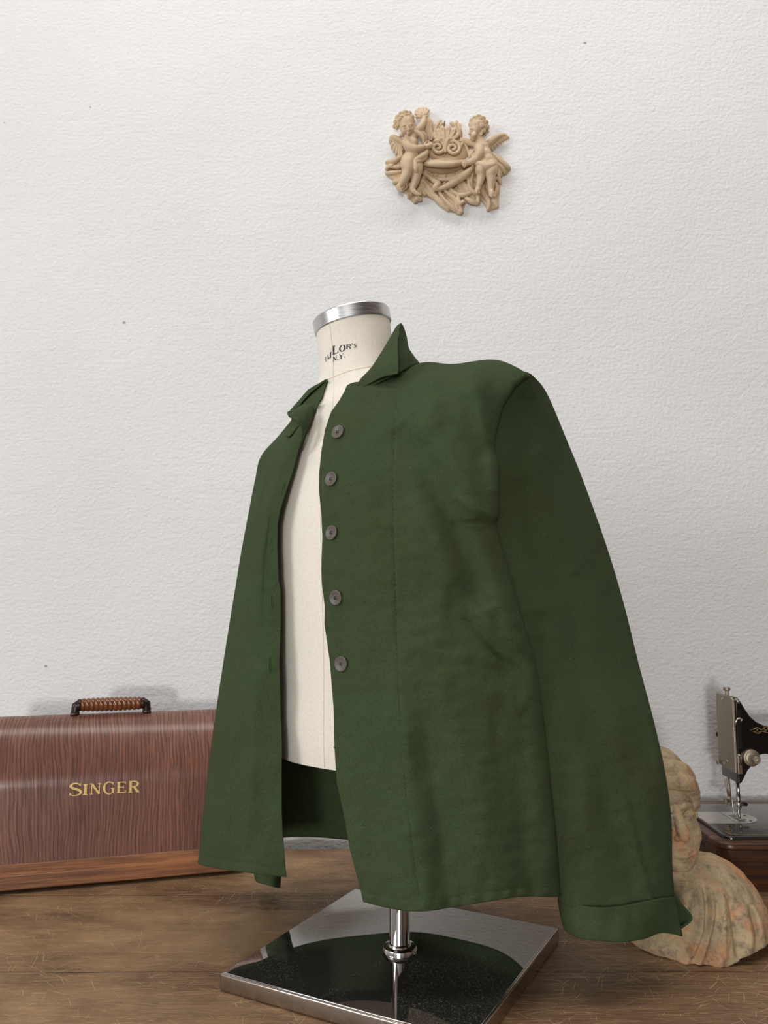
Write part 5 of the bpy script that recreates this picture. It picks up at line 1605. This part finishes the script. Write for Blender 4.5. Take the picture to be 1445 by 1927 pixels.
# cloth: scarf over the shoulder, flying end above, loin cloth
Cl = Rel(235, 95, 580, 740, 215)
Cl.p([(262, 360, 70), (300, 345, 84), (375, 330, 116), (425, 342, 122), (462, 380, 116), (470, 430, 100)], [16, 18, 17, 18, 17, 12], 6, 26)
Cl.p([(392, 322, 104), (440, 322, 108), (485, 360, 96), (490, 420, 80)], [10, 12, 12, 9], 5, 20)
for k, (x, y) in enumerate(((396, 165), (404, 138), (428, 120), (458, 116), (488, 120), (512, 134), (404, 195))):
    Cl.p([(472, 186, 86), ((472+x)/2, (186+y)/2, 82), (x, y, 62)], [9, 13, 13], 4, 12)
Cl.b((448, 152, 50), (62, 42, 22), 8)
for x1, w_ in ((505, 14), (525, 15), (545, 13)):
    Cl.p([(488, 186, 82), (x1-8, 240, 74), (x1-14, 300, 66), (x1, 360, 58), (x1-6, 400, 50)], [10, w_, w_+2, w_+1, 9], 5, 22)
Cl.p([(500, 250, 64), (498, 330, 58), (492, 400, 50)], [10, 14, 10], 5, 14)
Cl.p([(395, 590, 160), (440, 560, 150), (490, 520, 110), (492, 480, 90)], [22, 24, 22, 12], 7, 20)
Cl.p([(370, 605, 160), (420, 600, 158), (470, 570, 120), (505, 520, 90)], [14, 19, 19, 10], 6, 20)
Cl.p([(385, 605, 166), (395, 650, 166), (400, 680, 160), (420, 690, 150)], [16, 22, 19, 9], 6, 16)
Cl.p([(412, 600, 160), (422, 640, 156), (410, 690, 152)], [10, 14, 8], 5, 12)
Cl.done('loincloth', cher)

# --- right cherub, in profile, bending to the basin
Rc = Rel(780, 170, 1160, 945, 235)
Rc.b((958, 285, 116), (76, 80, 70), 8, rot=10)
Rc.b((928, 330, 120), (46, 52, 56), 16)
Rc.b((922, 362, 150), (26, 26, 26), 14)
Rc.b((916, 396, 128), (17, 14, 18), 8)
Rc.p([(895, 300, 128), (888, 330, 132), (882, 346, 134)], [7, 9, 10], 5, 9)
Rc.p([(894, 366, 134), (890, 374, 136)], [6, 7], 4, 6); Rc.p([(898, 384, 132), (895, 388, 134)], [6, 6], 4, 6)
Rc.p([(884, 378, 140), (910, 380, 158)], [2.5, 3], 3, 6, True)
Rc.b((903, 316, 168), (14, 10, 14), 5, True); Rc.b((905, 318, 158), (9, 6, 8), 3)
Rc.p([(888, 300, 150), (905, 296, 168), (925, 300, 172)], [4, 6, 4], 5, 9)
Rc.b((988, 345, 172), (14, 20, 10), 5); Rc.b((986, 345, 180), (6, 11, 6), 3, True)
hair = [(905,228,110,25),(892,262,112,20),(930,208,116,26),(965,198,116,28),(1002,212,112,28),(1030,245,106,26),(1042,285,98,24),(1038,322,90,22),(1018,350,92,20),(918,240,140,24),(945,226,154,25),(980,222,158,27),(1010,245,154,26),(1025,285,146,24),(965,255,170,22),(995,275,172,22),(1012,318,148,20),(905,275,146,16),(940,262,168,18)]
Rc.c((965, 375, 108), (985, 430, 98), 40, 46, 14)
Rc.b((992, 470, 100), (70, 62, 56), 16); Rc.b((1020, 535, 102), (66, 60, 58), 18); Rc.b((1050, 590, 104), (64, 54, 60), 16)
Rc.p([(968, 470, 138), (972, 520, 158), (948, 570, 158), (905, 594, 146), (868, 608, 136)], [38, 36, 31, 26, 19], 10, 24)
Rc.b((850, 615, 138), (26, 24, 20), 8)
for k, (a_, b_) in enumerate((((838, 600, 148), (822, 606, 144)), ((832, 612, 152), (818, 620, 144)), ((834, 626, 150), (824, 636, 142)), ((844, 636, 146), (836, 648, 138)), ((860, 596, 152), (842, 588, 154)))): Rc.c(a_, b_, 9, 7.5, 4)
Rc.p([(950, 440, 70), (905, 432, 62), (862, 420, 60), (830, 400, 60)], [30, 26, 22, 15], 10, 16)
for k in range(4): Rc.c((822, 392+k*8, 62), (802, 384+k*9, 58), 7, 6, 3)
Rc.p([(1010, 625, 112), (985, 670, 134), (988, 700, 134)], [48, 44, 36], 14, 12)
Rc.p([(988, 700, 132), (985, 755, 122), (968, 815, 112), (962, 838, 108)], [36, 34, 24, 20], 8, 14)
Rc.p([(962, 836, 108), (955, 858, 116), (950, 880, 120)], [21, 20, 13], 6, 8)
for k in range(5): Rc.c((934+k*10, 860+k*3, 122), (934+k*10, 878+k*2, 124), 6, 4.5, 3)
Rc.p([(1080, 625, 112), (1082, 680, 130), (1072, 712, 130)], [52, 46, 40], 14, 12)
Rc.p([(1072, 712, 128), (1080, 775, 118), (1076, 840, 104), (1076, 862, 102)], [40, 37, 25, 21], 8, 14)
Rc.p([(1076, 860, 102), (1082, 885, 114), (1086, 908, 120)], [22, 22, 14], 6, 8)
for k in range(5): Rc.c((1064+k*11, 890+k*2, 122), (1064+k*11, 908+k*1, 124), 6.5, 5, 3)
cher = Rc.done('cherub', None, 'cherub in profile bending over the basin')
Hh = Rel(865, 165, 1075, 385, 205); curls(Hh, hair, 8); Hh.done('hair', cher)
Wg = Rel(1000, 325, 1240, 560, 110)
Wg.p([(1040, 445, 72), (1090, 410, 66), (1150, 368, 56), (1212, 356, 44)], [26, 26, 20, 11], 8, 22)
for i in range(8):
    t = i/7.0; x = 1060+150*t; y = 440-80*t
    Wg.p([(x, y, 58-12*t), (x+8+14*t, y+30-6*t, 54-14*t), (x+4+24*t, y+68-52*t, 42-12*t)], [13, 13-3*t, 7], 3, 12)
for k in range(7): Wg.b((1065+k*19, 445-k*12, 70-k*3), (11, 12, 11), 2.5)
Wg.done('wing', cher)
Cl = Rel(870, 470, 1150, 730, 225)
Cl.p([(930, 600, 130), (975, 620, 158), (1030, 640, 168), (1090, 632, 158), (1118, 600, 130)], [18, 24, 26, 25, 18], 8, 24)
Cl.p([(960, 590, 140), (1010, 605, 162), (1070, 612, 162), (1112, 585, 128)], [10, 13, 14, 10], 6, 20)
Cl.p([(945, 628, 136), (1000, 655, 160), (1060, 660, 164), (1110, 650, 146)], [9, 12, 14, 12], 5, 20)
Cl.p([(1095, 600, 140), (1118, 640, 134), (1108, 690, 128)], [18, 22, 12], 8, 14)
Cl.p([(920, 500, 90), (900, 530, 92), (885, 555, 84)], [16, 18, 12], 7, 12)
Cl.p([(935, 520, 96), (915, 560, 100), (950, 600, 120)], [10, 14, 12], 6, 12)
Cl.done('loincloth', cher)

# --- the nail it hangs from
bm = bmesh.new()
a = Vector(Q(658, 240, 60).tolist()); tube(bm, [(a.x, YW+.01, a.z-.003), (a.x, YW-.012, a.z), (a.x, YW-.013, a.z+.004)], [.0011, .0011, .0016], 8)
o = bm_obj('wall_nail', bm, M['nail']); tag(o, 'thin grey nail in the wall above the shell crest of the cherub ornament', 'nail')
